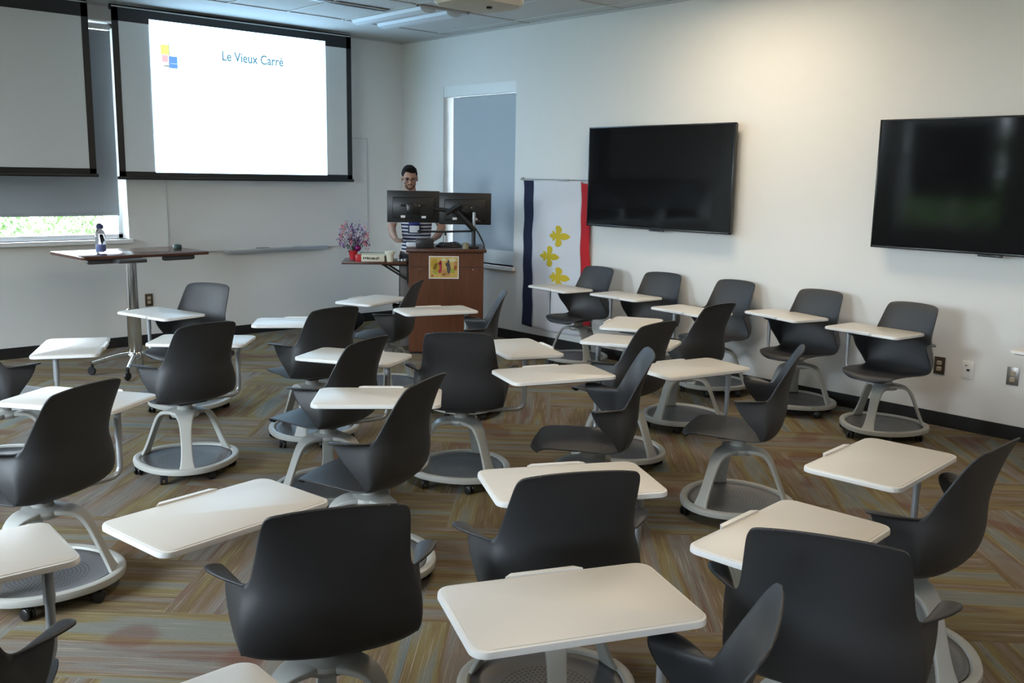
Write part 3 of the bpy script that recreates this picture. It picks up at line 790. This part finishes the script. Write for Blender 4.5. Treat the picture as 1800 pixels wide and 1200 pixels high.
CH = [
 (1, 6.255, 5.901, 90.7, 2.4, 82.1, 153.3), (2, 6.331, 5.163, 99.9, 9.7, 86.5, 69.2), (3, 6.340, 4.455, 90.4, 64.0, 82.6, -154.9),
 (4, 6.302, 3.667, 90.7, -20.3, 73.9, -174.8), (5, 6.127, 2.897, 85.3, -17.4, 83.5, 96.3), (6, 6.185, 1.693, 85.3, -17.4, 83.5, 105.3),
 (7, 2.793, 6.460, 120.4, 22.3, 102.6, 156.6), (8, 2.178, 5.118, 6.6, -81.3, -41.1, 156.9), (9, 1.385, 5.708, -64.9, -146.9, -116.1, 126.4),
 (10, 1.073, 3.943, 26.5, -72.7, -55.0, -125.2), (12, 3.082, 5.246, 2.9, -51.2, -35.6, 132.6), (13, 4.239, 6.093, 38.9, -47.4, 19.7, 150.2),
 (14, 4.290, 5.158, 50.1, -40.3, -18.1, 140.2), (15, 2.540, 4.176, 20.5, -93.1, -60.0, 88.7), (16, 3.295, 3.990, -43.7, -116.7, -112.1, 178.5),
 (18, 4.256, 3.648, 1.3, -25.3, 114.0, -179.4), (19, 5.253, 3.927, 0.2, -0.3, 28.8, 86.8), (20, 3.289, 3.007, 45.9, -52.2, -20.8, 162.4),
 (21, 4.033, 2.655, 29.3, -45.0, -11.8, 83.4), (22, 2.169, 3.234, 25.6, -79.3, -39.1, -173.9), (23, 1.304, 2.173, -23.3, -16.0, 8.3, -151.0),
 (24, 1.997, 1.974, -28.4, -97.5, -28.7, 142.7), (26, 1.383, 1.139, 27.9, -63.3, -24.2, 129.5), (27, 2.210, 1.150, -65.3, -67.3, 3.7, 117.5),
 (28, 3.111, 1.354, 0.8, -70.1, 3.9, 153.5), (29, 0.388, 2.369, -33.4, -57.5, -2.0, 170.7), (30, 0.457, 1.286, -22.0, -60.0, 0.0, 160.4)]
LAB = {
 1: 'charcoal tablet chair in front of the hanging flag, first in the right wall row',
 2: 'charcoal tablet chair below the middle of the first television, second in the wall row',
 3: 'charcoal tablet chair below the right end of the first television, third in wall row',
 4: 'charcoal tablet chair against the right wall between the two televisions, fourth from the flag',
 5: 'charcoal tablet chair against the right wall right beside the dark bronze outlet',
 6: 'tablet chair by the right wall of which only a tablet corner shows',
 7: 'charcoal chair facing the room just right of the tall table column',
 8: 'charcoal chair seen from behind with full ringed base visible, nearest the tall table',
 9: 'chair cut by the left edge, its white tablet standing alone before the tall table',
 10: 'charcoal chair seen from behind at the left edge above a perforated ringed base',
 12: 'charcoal chair left of the lectern whose tablet sticks out left toward the tall table',
 13: 'charcoal chair in side view right in front of the lectern left corner',
 14: 'grey chair in side view right of the lectern, only back and arm showing',
 15: 'charcoal chair next beyond the rear side-view chair left of the middle, tablet behind its back',
 16: 'charcoal chair seen straight from behind in the middle, in front of the lectern',
 18: 'charcoal chair leaning away directly behind the blue-grey side-view chair right of the middle',
 19: 'charcoal chair whose back overlaps the third chair of the right wall row',
 20: 'blue-grey lit chair in side view facing left just right of the middle, seat showing',
 21: 'chair in side view facing left with full ringed base, in front of the wall row',
 22: 'charcoal chair in rear side view facing left, just beyond the largest left foreground chair',
 23: 'large foreground chair seen from behind with a long white tablet to its left',
 24: 'foreground chair seen from behind between two white tablets in the bottom middle',
 26: 'chair at the bottom edge showing only back tip and arm behind its big tablet',
 27: 'large near-black chair seen from behind at bottom right with a beige tablet beyond it',
 28: 'near-black chair in rear side view at the right edge, beige tablet to its left',
 29: 'chair in the bottom left corner showing one arm and part of a white tablet',
 30: 'chair below the bottom edge with only the corner of a white tablet showing',
}
GC = 'swivel chairs with tablet arms'
proto = make_chair()
root0 = proto[0]
def by(root, nm): return [c for c in root.children if c.name.split('.')[0] == nm][0]
roots = []
for i, rec in enumerate(CH):
    r = root0 if i == 0 else copy_tree(root0)
    roots.append(r)
PL, PN, LA = .226, -.051, .368
for r, (k, x, y, ts, ta, tt, tb) in zip(roots, CH):
    r.location = (x, y, 0); r.rotation_euler.z = R(tb); tag(r, LAB[k], 'chair', GC)
    by(r, 'seat_shell').rotation_euler.z = R(ts-tb)
    by(r, 'tablet_support_arm').rotation_euler.z = R(ta-tb)
    P = Vector((-math.sin(R(ta-tb)), math.cos(R(ta-tb))))*LA
    t_ = R(tt-tb); off = Vector((math.cos(t_)*PL-math.sin(t_)*PN, math.sin(t_)*PL+math.cos(t_)*PN))
    tb_ = by(r, 'tablet'); tb_.location = (P.x-off.x, P.y-off.y, 0); tb_.rotation_euler.z = t_

# ------------------------------------------------------------------ tall flip-top table
te = empty('standing_table', (2.995, 8.00, 0), R(10)); tag(te, 'tall narrow dark wood table on a chrome column with caster feet at the left', 'table')
te.rotation_euler.z = R(3)
TZ = 1.0
ttop = simple('table_top', lambda b: prism(b, [(x+.18, y+.40) for x, y in rrect(1.12, .72, .03, 4)], TZ-.028, TZ, bev=.003), m_ttop, te)
simple('top_plate', lambda b: box(b, (.0, .1, TZ-.045), (.24, .30, .034), bev=.006), m_mech, te)
for bx_ in (-.17, .48): simple('under_bracket', lambda b: box(b, (bx_, .12, TZ-.050), (.30, .05, .044), bev=.02), m_mech, te)
simple('column', lambda b: (lathe(b, [(.048, .10), (.056, .12), (.056, .52), (.059, .525), (.059, .545), (.047, .552), (.047, TZ-.04), (0, TZ-.03)], n=32)), m_chrome, te)
def feet(b):
    pass
for k, a in enumerate((160, 235, 345, 60)):
    ca, sa = math.cos(R(a)), math.sin(R(a))
    ft = simple('foot', lambda b: tube(b, [(.03*ca, .03*sa, .155), (.12*ca, .12*sa, .150), (.25*ca, .25*sa, .122), (.34*ca, .34*sa, .10)], [.026, .022, .018, .016]), m_chrome, te)
    simple('caster', lambda b: (lathe(b, [(0, -.012), (.030, -.012), (.036, -.006), (.036, .006), (.030, .012), (0, .012)], c=(.35*ca, .35*sa, .037), mt=Matrix.Rotation(R(a+60), 4, 'Z') @ Matrix.Rotation(R(90), 4, 'Y')),
                                tube(b, [(.345*ca, .345*sa, .04), (.345*ca, .345*sa, .10)], .014)), m_rubber, ft)
simple('foot_hub', lambda b: lathe(b, [(0, .0), (.060, .0), (.064, .10), (.062, .17), (.057, .18), (0, .18)], n=28), m_chrome, te)
# bottle and puck
be = empty('water_bottle', (2.86, 8.30, TZ)); tag(be, 'clear water bottle with dark cap standing on the tall table', 'bottle')
simple('bottle_body', lambda b: lathe(b, [(0, .002), (.036, .002), (.040, .012), (.040, .165), (.036, .188), (.024, .205), (.022, .212), (0, .213)], n=28), m_bottle, be)
simple('bottle_cap', lambda b: (lathe(b, [(0, .212), (.027, .212), (.029, .218), (.029, .238), (.024, .244), (.020, .246), (.012, .256), (0, .257)], n=24)), mat('navy_cap', (.03, .03, .09), .4), be)
simple('bottle_label', lambda b: lathe(b, [(.0402, .020), (.0408, .022), (.0408, .075), (.0402, .078)], n=28), mat('slate_blue_label', (.10, .12, .28), .5), be)
tag(simple('round_puck', lambda b: lathe(b, [(0, 0), (.036, 0), (.040, .008), (.040, .028), (.032, .040), (.018, .044), (0, .045)], n=28), m_grn, None, (3.60, 8.47, TZ)), 'small dark round puck lying at the right end of the tall table', 'device')

# ------------------------------------------------------------------ lectern
LR = math.atan2(-.604, .797)
le = empty('lectern', (5.62, 7.05, 0), LR); tag(le, 'reddish brown wooden lectern with a painted card on its front', 'lectern')
simple('lectern_body', lambda b: (box(b, (0, .35, .50), (.715, .68, .96), bev=.003)), m_lect, le, smooth=False)
simple('lectern_top', lambda b: box(b, (0, .345, 1.0), (.765, .73, .032), bev=.006), m_lectd, le)
simple('lectern_plinth', lambda b: box(b, (0, .36, .02), (.69, .64, .04)), m_base, le, smooth=False)
simple('side_panel', lambda b: box(b, (-.402, .44, .44), (.085, .46, .80), bev=.003), m_lside, le)
simple('drawer_reveal', lambda b: box(b, (0, .0075, .845), (.70, .004, .004)), m_base, le, smooth=False)
for s in (-1, 1):
    simple('panel_screw', lambda b: lathe(b, [(0, 0), (.006, 0), (.006, .004), (0, .005)], c=(s*.255, .009, .82), mt=Matrix.Rotation(R(90), 4, 'X'), n=12), m_chrome, le)
# fold-out side shelf belongs to the lectern
sf = simple('side_shelf', lambda b: box(b, (-.685, .29, .868), (.62, .42, .026), bev=.004), m_lectd, le)
simple('shelf_bracket', lambda b: (tube(b, [(-.368, .16, .66), (-.372, .16, .845), (-.62, .16, .850)], .012), tube(b, [(-.37, .16, .70), (-.60, .16, .845)], .010),
                                   tube(b, [(-.368, .42, .66), (-.372, .42, .845), (-.62, .42, .850)], .012), tube(b, [(-.37, .42, .70), (-.60, .42, .845)], .010)), m_black, sf)
def L2W(x, y, z): 
    c, s = math.cos(LR), math.sin(LR); return (5.62+c*x-s*y, 7.05+s*x+c*y, z)
# painted card (generic painting of two figures in a yellow street)
pc = empty('painted_card', L2W(-.024, .007, .84), LR); tag(pc, 'small colourful painted picture card taped to the lectern front', 'picture')
simple('card', lambda b: box(b, (0, 0, 0), (.285, .004, .215)), m_paper, pc, smooth=False)
def pcol(n, c): return mat('paint_'+n, c, .6, var=.15, vscale=40)
def patch(name, c, shapes):
    mm_ = pcol(name, c)
    for sh_ in shapes:
        def f(b):
            x, z, w_, h_ = sh_[:4]
            vs = [b.verts.new((x+w_/2*math.cos(2*PI*i/14), -.0035-.0002*len(name), z+h_/2*math.sin(2*PI*i/14))) for i in range(14)]
            b.faces.new(vs)
        simple(name, f, mm_, pc, smooth=False)
simple('picture_ground', lambda b: box(b, (0, -.0022, 0), (.268, .002, .198)), pcol('ochre', (.50, .34, .08)), pc, smooth=False)
patch('yellow_wash', (.40, .26, .02), [(-.09, .03, .07, .10), (-.07, .0, .06, .08)]); patch('pale_sky', (.55, .52, .30), [(.08, .07, .09, .04), (.0, .075, .05, .03)])
patch('green_wash', (.30, .33, .04), [(-.08, -.04, .05, .05), (.085, -.03, .04, .05)]); patch('red_figure', (.38, .03, .05), [(-.038, .0, .042, .115), (-.032, .045, .026, .04)])
patch('dark_figure', (.07, .06, .06), [(.046, -.01, .038, .10), (.044, .05, .02, .05), (.03, .03, .03, .04)]); patch('orange_figure', (.45, .22, .07), [(0, -.05, .05, .07), (.11, .04, .03, .05), (.02, -.07, .08, .03)])
patch('maroon_patch', (.30, .07, .02), [(.11, .0, .028, .05), (-.11, -.08, .02, .02)])

# monitors on an arm
def monitor(x, y, z, label, rot=0):
    e = empty('computer_monitor', L2W(x, y, z), LR+rot); tag(e, label, 'monitor', 'monitors on the lectern')
    simple('monitor_back', lambda b: (box(b, (0, 0, 0), (.505, .022, .305), bev=.006), box(b, (0, -.020, -.01), (.40, .022, .20), bev=.010)), m_black, e)
    simple('monitor_display', lambda b: box(b, (0, .0125, 0), (.485, .002, .285)), m_tv, e, smooth=False)
    simple('vesa_plate', lambda b: (box(b, (0, -.036, -.02), (.13, .012, .11), bev=.003), box(b, (0, -.032, .012), (.24, .006, .02))), m_tvb, e)
    simple('port_label', lambda b: (box(b, (-.10, -.033, -.095), (.042, .003, .022)), box(b, (.10, -.033, -.098), (.042, .003, .022))), m_paper, e, smooth=False)
    simple('screw', lambda b: [lathe(b, [(0, 0), (.007, 0), (.006, .004), (0, .005)], c=(sx*.06, -.042, .012), mt=Matrix.Rotation(R(90), 4, 'X'), n=10) for sx in (-1, 1)], m_chrome, e)
    return e
monitor(-.315, .25, 1.403, 'black computer monitor seen from behind, the left one, in front of the standing person')
monitor(.185, .235, 1.390, 'black computer monitor seen from behind, the right one, above the lectern right side', R(-3))
ae = empty('monitor_arm', L2W(.265, .135, 1.016), LR); tag(ae, 'black double monitor arm with a silver pole clamped on the lectern right side', 'monitor arm')
simple('arm_base', lambda b: (box(b, (0, 0, .012), (.10, .12, .024), bev=.006), tube(b, [(0, 0, .02), (0, 0, .20)], .019)), m_black, ae)
simple('silver_pole', lambda b: tube(b, [(0, -.02, .20), (0, -.02, .345)], .016), m_arm, ae)
simple('crossbar', lambda b: (tube(b, [(0, 0, .165), (-.30, .0, .155), (-.54, .0, .158)], .010), box(b, (.035, -.02, .26), (.06, .02, .022), bev=.004)), m_black, ae)
simple('spring_arm', lambda b: (tube(b, [(0, -.03, .18), (-.17, -.06, .35)], .026), tube(b, [(-.17, -.06, .35), (-.38, -.06, .375)], .018), tube(b, [(-.13, -.075, .42), (-.27, -.075, .33)], .024)), m_black, ae)
simple('cable', lambda b: tube(b, fillet([(.01, 0, .20), (.05, 0, .14), (.10, 0, .04), (.105, -.02, -.02)], .03, 5), .008), m_black, ae)
# lectern top items
tag(simple('black_device', lambda b: box(b, (0, 0, .045), (.17, .14, .085), bev=.006), m_black, None, L2W(-.205, .16, 1.016), LR), 'black box-shaped device on the lectern top left of the monitor pole', 'device')
tag(simple('coiled_cable', lambda b: [tube(b, [(.12*math.cos(t)*(1-.12*j), .05*math.sin(t), .012+.012*j+.006*math.sin(t*2)) for t in [i*2*PI/24 for i in range(24)]], .010, closed=True) for j in range(3)], m_black, None, L2W(.03, .24, 1.016), LR), 'heap of black cable lying on the lectern top beside the monitor pole', 'cable')
tag(simple('red_cap', lambda b: lathe(b, [(0, 0), (.03, 0), (.032, .02), (.02, .03), (0, .032)]), m_red, None, L2W(.08, .42, 1.016)), 'small red item behind the cables on the lectern top', 'lid')
tag(simple('tin', lambda b: lathe(b, [(0, 0), (.03, 0), (.03, .055), (.027, .058), (0, .058)]), mat('olive_tin', (.22, .20, .12), .5), None, L2W(.185, .045, 1.016)), 'small olive tin beside the base of the monitor arm', 'tin')
me_ = empty('white_marker', L2W(.00, .47, 1.016), LR); tag(me_, 'upright white marker with black cap standing on the lectern top', 'marker')
simple('marker_barrel', lambda b: lathe(b, [(0, 0), (.010, 0), (.010, .10), (0, .101)]), m_white, me_)
simple('marker_cap', lambda b: lathe(b, [(0, .10), (.011, .10), (.010, .14), (0, .141)]), m_black, me_)
tag(simple('paper_stack', lambda b: box(b, (0, 0, .016), (.11, .15, .032), bev=.001), m_paper, None, L2W(-.325, .345, 1.016), LR+.1), 'short stack of white papers on the lectern left of the black device', 'papers')
# shelf items
SZ = .881
def book(x, y, z, s, m1, label, rot=0):
    e = empty('book', L2W(x, y, z), LR+rot); tag(e, label, 'book', 'books on the lectern side shelf')
    simple('page_block', lambda b: box(b, (0, .001, s[2]/2), (s[0]-.006, s[1]-.006, s[2]-.005)), m_cream, e, smooth=False)
    simple('cover', lambda b: (box(b, (0, 0, .0015), s[:2]+(.003,)), box(b, (0, 0, s[2]-.0015), s[:2]+(.003,)), box(b, (-s[0]/2+.0015, 0, s[2]/2), (.003, s[1], s[2]))), m1, e, smooth=False)
lb = empty('printed_box', L2W(-.73, .125, SZ), LR); tag(lb, 'long white printed box with a red end on the lectern side shelf', 'box')
simple('box_body', lambda b: box(b, (.030, 0, .032), (.22, .07, .062), bev=.002), m_cream, lb)
simple('red_end', lambda b: box(b, (-.108, 0, .032), (.055, .074, .066), bev=.003), m_red, lb)
def glyphs(b):
    rn = random.Random(5); x = -.055
    for k in range(9):
        wv = rn.uniform(.008, .014); box(b, (x, -.0362, .033+rn.uniform(-.003, .003)), (wv, .002, rn.uniform(.014, .022))); x += wv+rn.uniform(.003, .008)
simple('box_print', glyphs, m_black, lb, smooth=False)
book(-.68, .275, SZ, (.26, .19, .038), mat('wine_cover', (.25, .05, .06), .5), 'cream-edged book lying at the bottom of the stack on the lectern side shelf')
book(-.70, .275, SZ+.039, (.25, .18, .034), mat('sage_cover', (.36, .38, .32), .5), 'pale grey-green book lying on top of the stack on the lectern side shelf', .05)
cp = empty('paper_cup', L2W(-.538, .115, SZ), LR); tag(cp, 'cream paper cup with a wide lid on the lectern side shelf', 'cup')
simple('cup_body', lambda b: lathe(b, [(0, 0), (.030, 0), (.037, .072), (.0, .073)]), m_cup, cp); simple('cup_lid', lambda b: lathe(b, [(0, .072), (.050, .072), (.052, .098), (.044, .102), (0, .103)]), m_cup, cp)
tag(simple('small_bottle', lambda b: lathe(b, [(0, 0), (.016, 0), (.016, .06), (.008, .075), (.008, .095), (0, .096)]), m_blackm, None, L2W(-.435, .18, SZ)), 'small dark bottle on the shelf between cup and lectern', 'bottle')
tag(simple('crumpled_wrapper', lambda b: [bmesh.ops.create_icosphere(b, subdivisions=1, radius=.014, matrix=Matrix.Translation((.03*k, .008*(-1)**k, .014))) for k in range(3)], m_paper, None, L2W(-.455, .115, SZ+.002), LR), 'crumpled white wrapper beside the small dark bottle on the side shelf', 'wrapper')
fp = empty('potted_flowers', L2W(-.90, .30, SZ), LR); tag(fp, 'bunch of pink and purple flowers in a red pot on the side shelf', 'flowers')
simple('pot', lambda b: lathe(b, [(0, 0), (.030, 0), (.042, .07), (.046, .09), (.040, .092), (0, .085)]), m_red, fp)
simple('foil_ball', lambda b: bmesh.ops.create_icosphere(b, subdivisions=2, radius=.034, matrix=Matrix.Translation((.045, -.02, .115))), m_mag, fp)
rn = random.Random(11); heads = []
def stems(b):
    for k in range(46):
        a = rn.uniform(0, 2*PI); sp = rn.uniform(.02, .135); h = rn.uniform(.17, .36)-sp*.15
        tip = (sp*math.cos(a)*1.1, sp*math.sin(a)*.6, h); heads.append(tip)
        tube(b, [(rn.uniform(-.01, .01), 0, .08), (tip[0]*.45, tip[1]*.45, h*.6), tip], .0014, 5)
simple('stems', stems, m_grn, fp)
for nm, mm, sub in (('pink_blossoms', m_pink, 0), ('lilac_blossoms', m_lil, 1), ('purple_blossoms', m_purp, 2), ('plum_leaves', m_dkp, 3)):
    def bl(b):
        for k, t in enumerate(heads):
            if k % 4 != sub: continue
            for j in range(12):
                o_ = Vector((rn.gauss(0, .014), rn.gauss(0, .014), rn.gauss(-.018, .028)))
                r_ = bmesh.ops.create_icosphere(b, subdivisions=1, radius=rn.uniform(.004, .009), matrix=Matrix.Translation(Vector(t)+o_) @ Matrix.Rotation(rn.uniform(0, 3), 4, 'X') @ Matrix.Diagonal((1, .5, 1.4, 1)))
    simple(nm, bl, mm, fp)
# black bag on the floor by the front wall
bg_ = empty('black_bag', (5.62, 8.80, 0), R(-15)); tag(bg_, 'black bag slumped on the floor by the front wall left of the lectern', 'bag')
def bagm(b):
    r_ = bmesh.ops.create_uvsphere(b, u_segments=24, v_segments=14, radius=1)
    for v in r_['verts']:
        n_ = mathutils.noise.noise(v.co*2.2)*.12
        v.co = Vector((v.co.x*.19*(1+n_), v.co.y*.10*(1+n_), max(0, .12+v.co.z*.13*(1+n_))))
simple('bag_body', bagm, m_blackm, bg_)
simple('bag_strap', lambda b: tube(b, fillet([(-.12, -.02, .18), (-.08, -.05, .28), (.06, -.05, .27), (.11, -.02, .17)], .05, 5), .009, 8), m_black, bg_)

# ------------------------------------------------------------------ person
TH = R(142.8)
pr = empty('person', (5.962, 7.982, 0), TH); tag(pr, 'person in a striped navy and white T-shirt and glasses, standing behind the lectern looking down', 'person')
_sph = {}
def sphere_data(sub):
    if sub not in _sph:
        b = bmesh.new(); bmesh.ops.create_icosphere(b, subdivisions=sub, radius=1); b.verts.ensure_lookup_table()
        _sph[sub] = ([v.co.copy() for v in b.verts], [[v.index for v in f.verts] for f in b.faces]); b.free()
    return _sph[sub]
def solid(chains, extra=None):
    """ellipsoids set closely along every chain of (point, radius or (rx, ry)); the remesh turns them into one surface"""
    V, Fc = [], []
    for ch in chains:
        for (p0, r0), (p1, r1) in zip(ch, ch[1:]):
            a0, a1 = Vector(p0), Vector(p1)
            R0 = Vector(r0 if isinstance(r0, tuple) else (r0, r0)); R1 = Vector(r1 if isinstance(r1, tuple) else (r1, r1))
            n = max(1, min(14, int((a1-a0).length/(min(R0.x, R0.y, R1.x, R1.y)*.28))))
            for k in range(n+1):
                t = k/n; rr = R0.lerp(R1, t); rz = min(rr.x, rr.y); c = a0.lerp(a1, t)
                sv, sf = sphere_data(2 if rz < .03 else 3); o_ = len(V)
                V += [(c.x+v.x*rr.x, c.y+v.y*rr.y, c.z+v.z*rz) for v in sv]; Fc += [[i_+o_ for i_ in f] for f in sf]
    if extra is not None:
        o_ = len(V); extra.verts.index_update(); V += [tuple(v.co) for v in extra.verts]; Fc += [[v.index+o_ for v in f.verts] for f in extra.faces]; extra.free()
    me = bpy.data.meshes.new('solid'); me.from_pydata(V, [], Fc); me.update(); return me
def fused(name, me, m, parent, voxel, smooth=3):
    o = link(name, me, m, parent)
    md = o.modifiers.new('r', 'REMESH'); md.mode = 'VOXEL'; md.voxel_size = voxel; md.use_smooth_shade = True
    md = o.modifiers.new('sm', 'SMOOTH'); md.factor = .5; md.iterations = smooth
    evaluated(o, name); return o
def hand(wrist, d, side, palm_up=False):
    """chains for a relaxed hand lying flat; d = forward unit vector (xy), side = +1 thumb to -x of it"""
    W_ = Vector(wrist); d = Vector(d).normalized(); s_ = Vector((d.y, -d.x, 0))*side; ch = []
    palm = W_+d*.045
    ch.append([(tuple(W_), .024), (tuple(palm), (.030, .018))])
    for k, (o_, ln) in enumerate(((-.027, .072), (-.009, .080), (.010, .075), (.027, .060))):
        kn = W_+d*.085+s_*o_+Vector((0, 0, .004)); 
        ch.append([(tuple(palm), .02), (tuple(kn), .011), (tuple(kn+d*ln*.45+Vector((0, 0, -.006))), .0088), (tuple(kn+d*ln*.78+Vector((0, 0, -.016))), .0080), (tuple(kn+d*ln*.98+Vector((0, 0, -.024))), .0070)])
    th0 = W_+d*.030-s_*.030; ch.append([(tuple(palm), .02), (tuple(th0), .012), (tuple(th0+d*.030-s_*.018), .0105), (tuple(th0+d*.055-s_*.020+Vector((0, 0, -.008))), .009)])
    return ch
pel = (0, 0, .93)
neck = (.052, .025, 1.515)
chains = [
 [(pel, (.145, .10)), ((0, 0, 1.08), (.130, .098)), ((0, .01, 1.22), (.145, .105)), ((.005, .01, 1.34), (.160, .105)), ((.01, .005, 1.43), (.10, .075)), (neck, .056), ((.066, .035, 1.60), .051)],
 [((.10, .0, 1.40), .060), ((.17, .0, 1.395), .056), ((.228, -.005, 1.28), .047), ((.256, .02, 1.165), .043), ((.238, .16, 1.095), .037), ((.205, .265, 1.058), .027)],
 [((-.08, .0, 1.40), .060), ((-.15, .0, 1.395), .056), ((-.222, .0, 1.28), .047), ((-.262, .03, 1.175), .043), ((-.225, .17, 1.100), .037), ((-.165, .285, 1.060), .027)],
 [(pel, .12), ((.10, 0, .86), .088), ((.11, .01, .50), .062), ((.115, -.015, .30), .058), ((.12, -.01, .09), .040), ((.125, .06, .04), .036), ((.13, .15, .03), .030)],
 [(pel, .12), ((-.10, 0, .86), .088), ((-.11, .01, .50), .062), ((-.115, -.015, .30), .058), ((-.12, -.01, .09), .040), ((-.125, .06, .04), .036), ((-.13, .15, .03), .030)],
]
chains += hand((.205, .265, 1.058), (-.2, 1, 0), 1) + hand((-.165, .285, 1.060), (.3, 1, 0), -1)
# head: ellipsoids joined then voxel-remeshed together with the body so the figure is one surface
HC_ = Vector((.070, .055, 1.675))
hb = bmesh.new()
def ell(b, c, s, rot=None, sub=3):
    mt_ = Matrix.Translation(Vector(c)) @ (rot if rot is not None else Matrix.Identity(4)) @ Matrix.Diagonal((*s, 1))
    bmesh.ops.create_icosphere(b, subdivisions=sub, radius=1, matrix=mt_)
def hp(x, y, z): return (x, y, z)
ell(hb, (0, -.012, .030), (.076, .096, .088)); ell(hb, (0, .018, -.030), (.062, .070, .080)); ell(hb, (0, .042, -.080), (.040, .040, .030))
ell(hb, (0, .068, .018), (.055, .022, .014)); ell(hb, (0, .092, -.022), (.013, .020, .020)); ell(hb, (0, .084, .004), (.009, .016, .030), sub=2)
ell(hb, (0, .078, -.058), (.026, .014, .008), sub=2); ell(hb, (0, .076, -.070), (.022, .013, .007), sub=2)
for s in (-1, 1):
    ell(hb, (s*.042, .060, -.020), (.022, .022, .018), sub=2); ell(hb, (s*.078, -.005, -.010), (.010, .020, .032), sub=2); ell(hb, (s*.040, .030, -.062), (.026, .036, .030), sub=2)
ell(hb, (0, -.02, -.10), (.052, .052, .07))
head_rot = Matrix.Translation(HC_) @ Matrix.Rotation(R(6), 4, 'Z') @ Matrix.Rotation(R(-16), 4, 'X')
bmesh.ops.transform(hb, matrix=head_rot, verts=hb.verts)
body = fused('body', solid(chains, hb), m_skin, pr, .0055, 2)
def headpart(name, fn, m):
    bm = bmesh.new(); fn(bm); bmesh.ops.transform(bm, matrix=head_rot, verts=bm.verts); return link(name, mesh_of(bm, name), m, body)
def hair(b):
    ell(b, (0, -.020, .040), (.082, .099, .090))
    geom = [v for v in b.verts if (v.co.y > .052 and v.co.z < .070) or v.co.z < -.055 or (v.co.y > .015 and v.co.z < .015)]
    bmesh.ops.delete(b, geom=geom, context='VERTS')
    ell(b, (.01, .035, .100), (.060, .050, .028))
    ell(b, (-.02, .055, .088), (.048, .032, .022), sub=2)
    for v in b.verts: v.co += v.co.normalized()*mathutils.noise.noise(v.co*60)*.006
headpart('hair', hair, m_hair)
def beard(b):
    ell(b, (0, .019, -.036), (.0645, .0725, .0835)); ell(b, (0, .044, -.083), (.042, .043, .032))
    bmesh.ops.delete(b, geom=[v for v in b.verts if v.co.z > -.048-.0*abs(v.co.x)+(abs(v.co.x)-.02)*.55 or (abs(v.co.x) < .028 and -.078 < v.co.z) or v.co.y < -.01], context='VERTS')
    ell(b, (0, .086, -.047), (.026, .009, .005), sub=2)
headpart('beard', beard, m_beard)
for es_ in (-1, 1): headpart('eye', lambda b: ell(b, (es_*.030, .072, .000), (.011, .010, .006), sub=2), m_hair)
for es_ in (-1, 1): headpart('eyebrow', lambda b: tube(b, [(es_*.014, .090, .020), (es_*.032, .086, .025), (es_*.050, .074, .020)], .0035, 6), m_hair)
def specs(b):
    for s in (-1, 1):
        pts_ = [(s*.032+.024*math.cos(t), .097-.010*abs(math.cos(t))*(1 if s*math.cos(t) > 0 else .2), .002+.016*math.sin(t)) for t in [i*2*PI/16 for i in range(16)]]
        tube(b, pts_, .0020, 6, closed=True); tube(b, [(s*.056, .086, .006), (s*.078, .03, .004), (s*.083, -.01, .0)], .0022, 6)
    tube(b, [(-.009, .098, .006), (.009, .098, .006)], .0022, 6)
headpart('glasses', specs, m_glasses)
# clothing
shirt_ch = [
 [((0, 0, .92), (.160, .116)), ((0, 0, 1.06), (.150, .114)), ((0, .01, 1.22), (.164, .122)), ((.005, .01, 1.34), (.176, .122)), ((.01, .005, 1.41), (.150, .105)), ((.02, .012, 1.46), (.088, .080))],
 [((.02, .0, 1.43), .075), ((.15, .0, 1.405), .072), ((.215, -.003, 1.33), .066), ((.247, .003, 1.245), .062)],
 [((.0, .0, 1.43), .075), ((-.13, .0, 1.405), .072), ((-.205, .0, 1.33), .066), ((-.24, .01, 1.250), .062)]]
fused('striped_shirt', solid(shirt_ch), m_shirt, body, .008, 4)
tb2 = solid([[((0, 0, .97), (.150, .112)), ((0, 0, .88), (.162, .118))], [((.085, 0, .86), .098), ((.11, .01, .50), .076), ((.12, -.01, .10), .062)], [((-.085, 0, .86), .098), ((-.11, .01, .50), .076), ((-.12, -.01, .10), .062)]])
fused('trousers', tb2, m_pants, body, .009, 4)
for s in (-1, 1):
    def shoe(b):
        r_ = bmesh.ops.create_uvsphere(b, u_segments=18, v_segments=12, radius=1)
        for v in r_['verts']:
            v.co = Vector((s*.127+v.co.x*(.046-.006*v.co.y), .045+v.co.y*.145, max(.0, .042+v.co.z*(.05-.018*v.co.y))))
    simple('shoe', shoe, m_shoe, body)
bd_ = simple('lanyard_badge', lambda b: (box(b, (.02, .175, 1.215), (.115, .006, .090), bev=.003)), m_blue, body)
simple('badge_card', lambda b: box(b, (.02, .179, 1.158), (.10, .004, .070), bev=.001), m_paper, bd_)
simple('badge_holder', lambda b: box(b, (.02, .176, 1.160), (.125, .004, .095), bev=.002), m_navy, bd_)
simple('lanyard', lambda b: (tube(b, [(.02, .172, 1.25), (.06, .140, 1.38), (.075, .06, 1.475), (.04, -.05, 1.515)], .005, 6), tube(b, [(.02, .172, 1.25), (-.03, .140, 1.38), (-.05, .06, 1.475), (-.02, -.05, 1.515)], .005, 6)), m_blue, bd_)
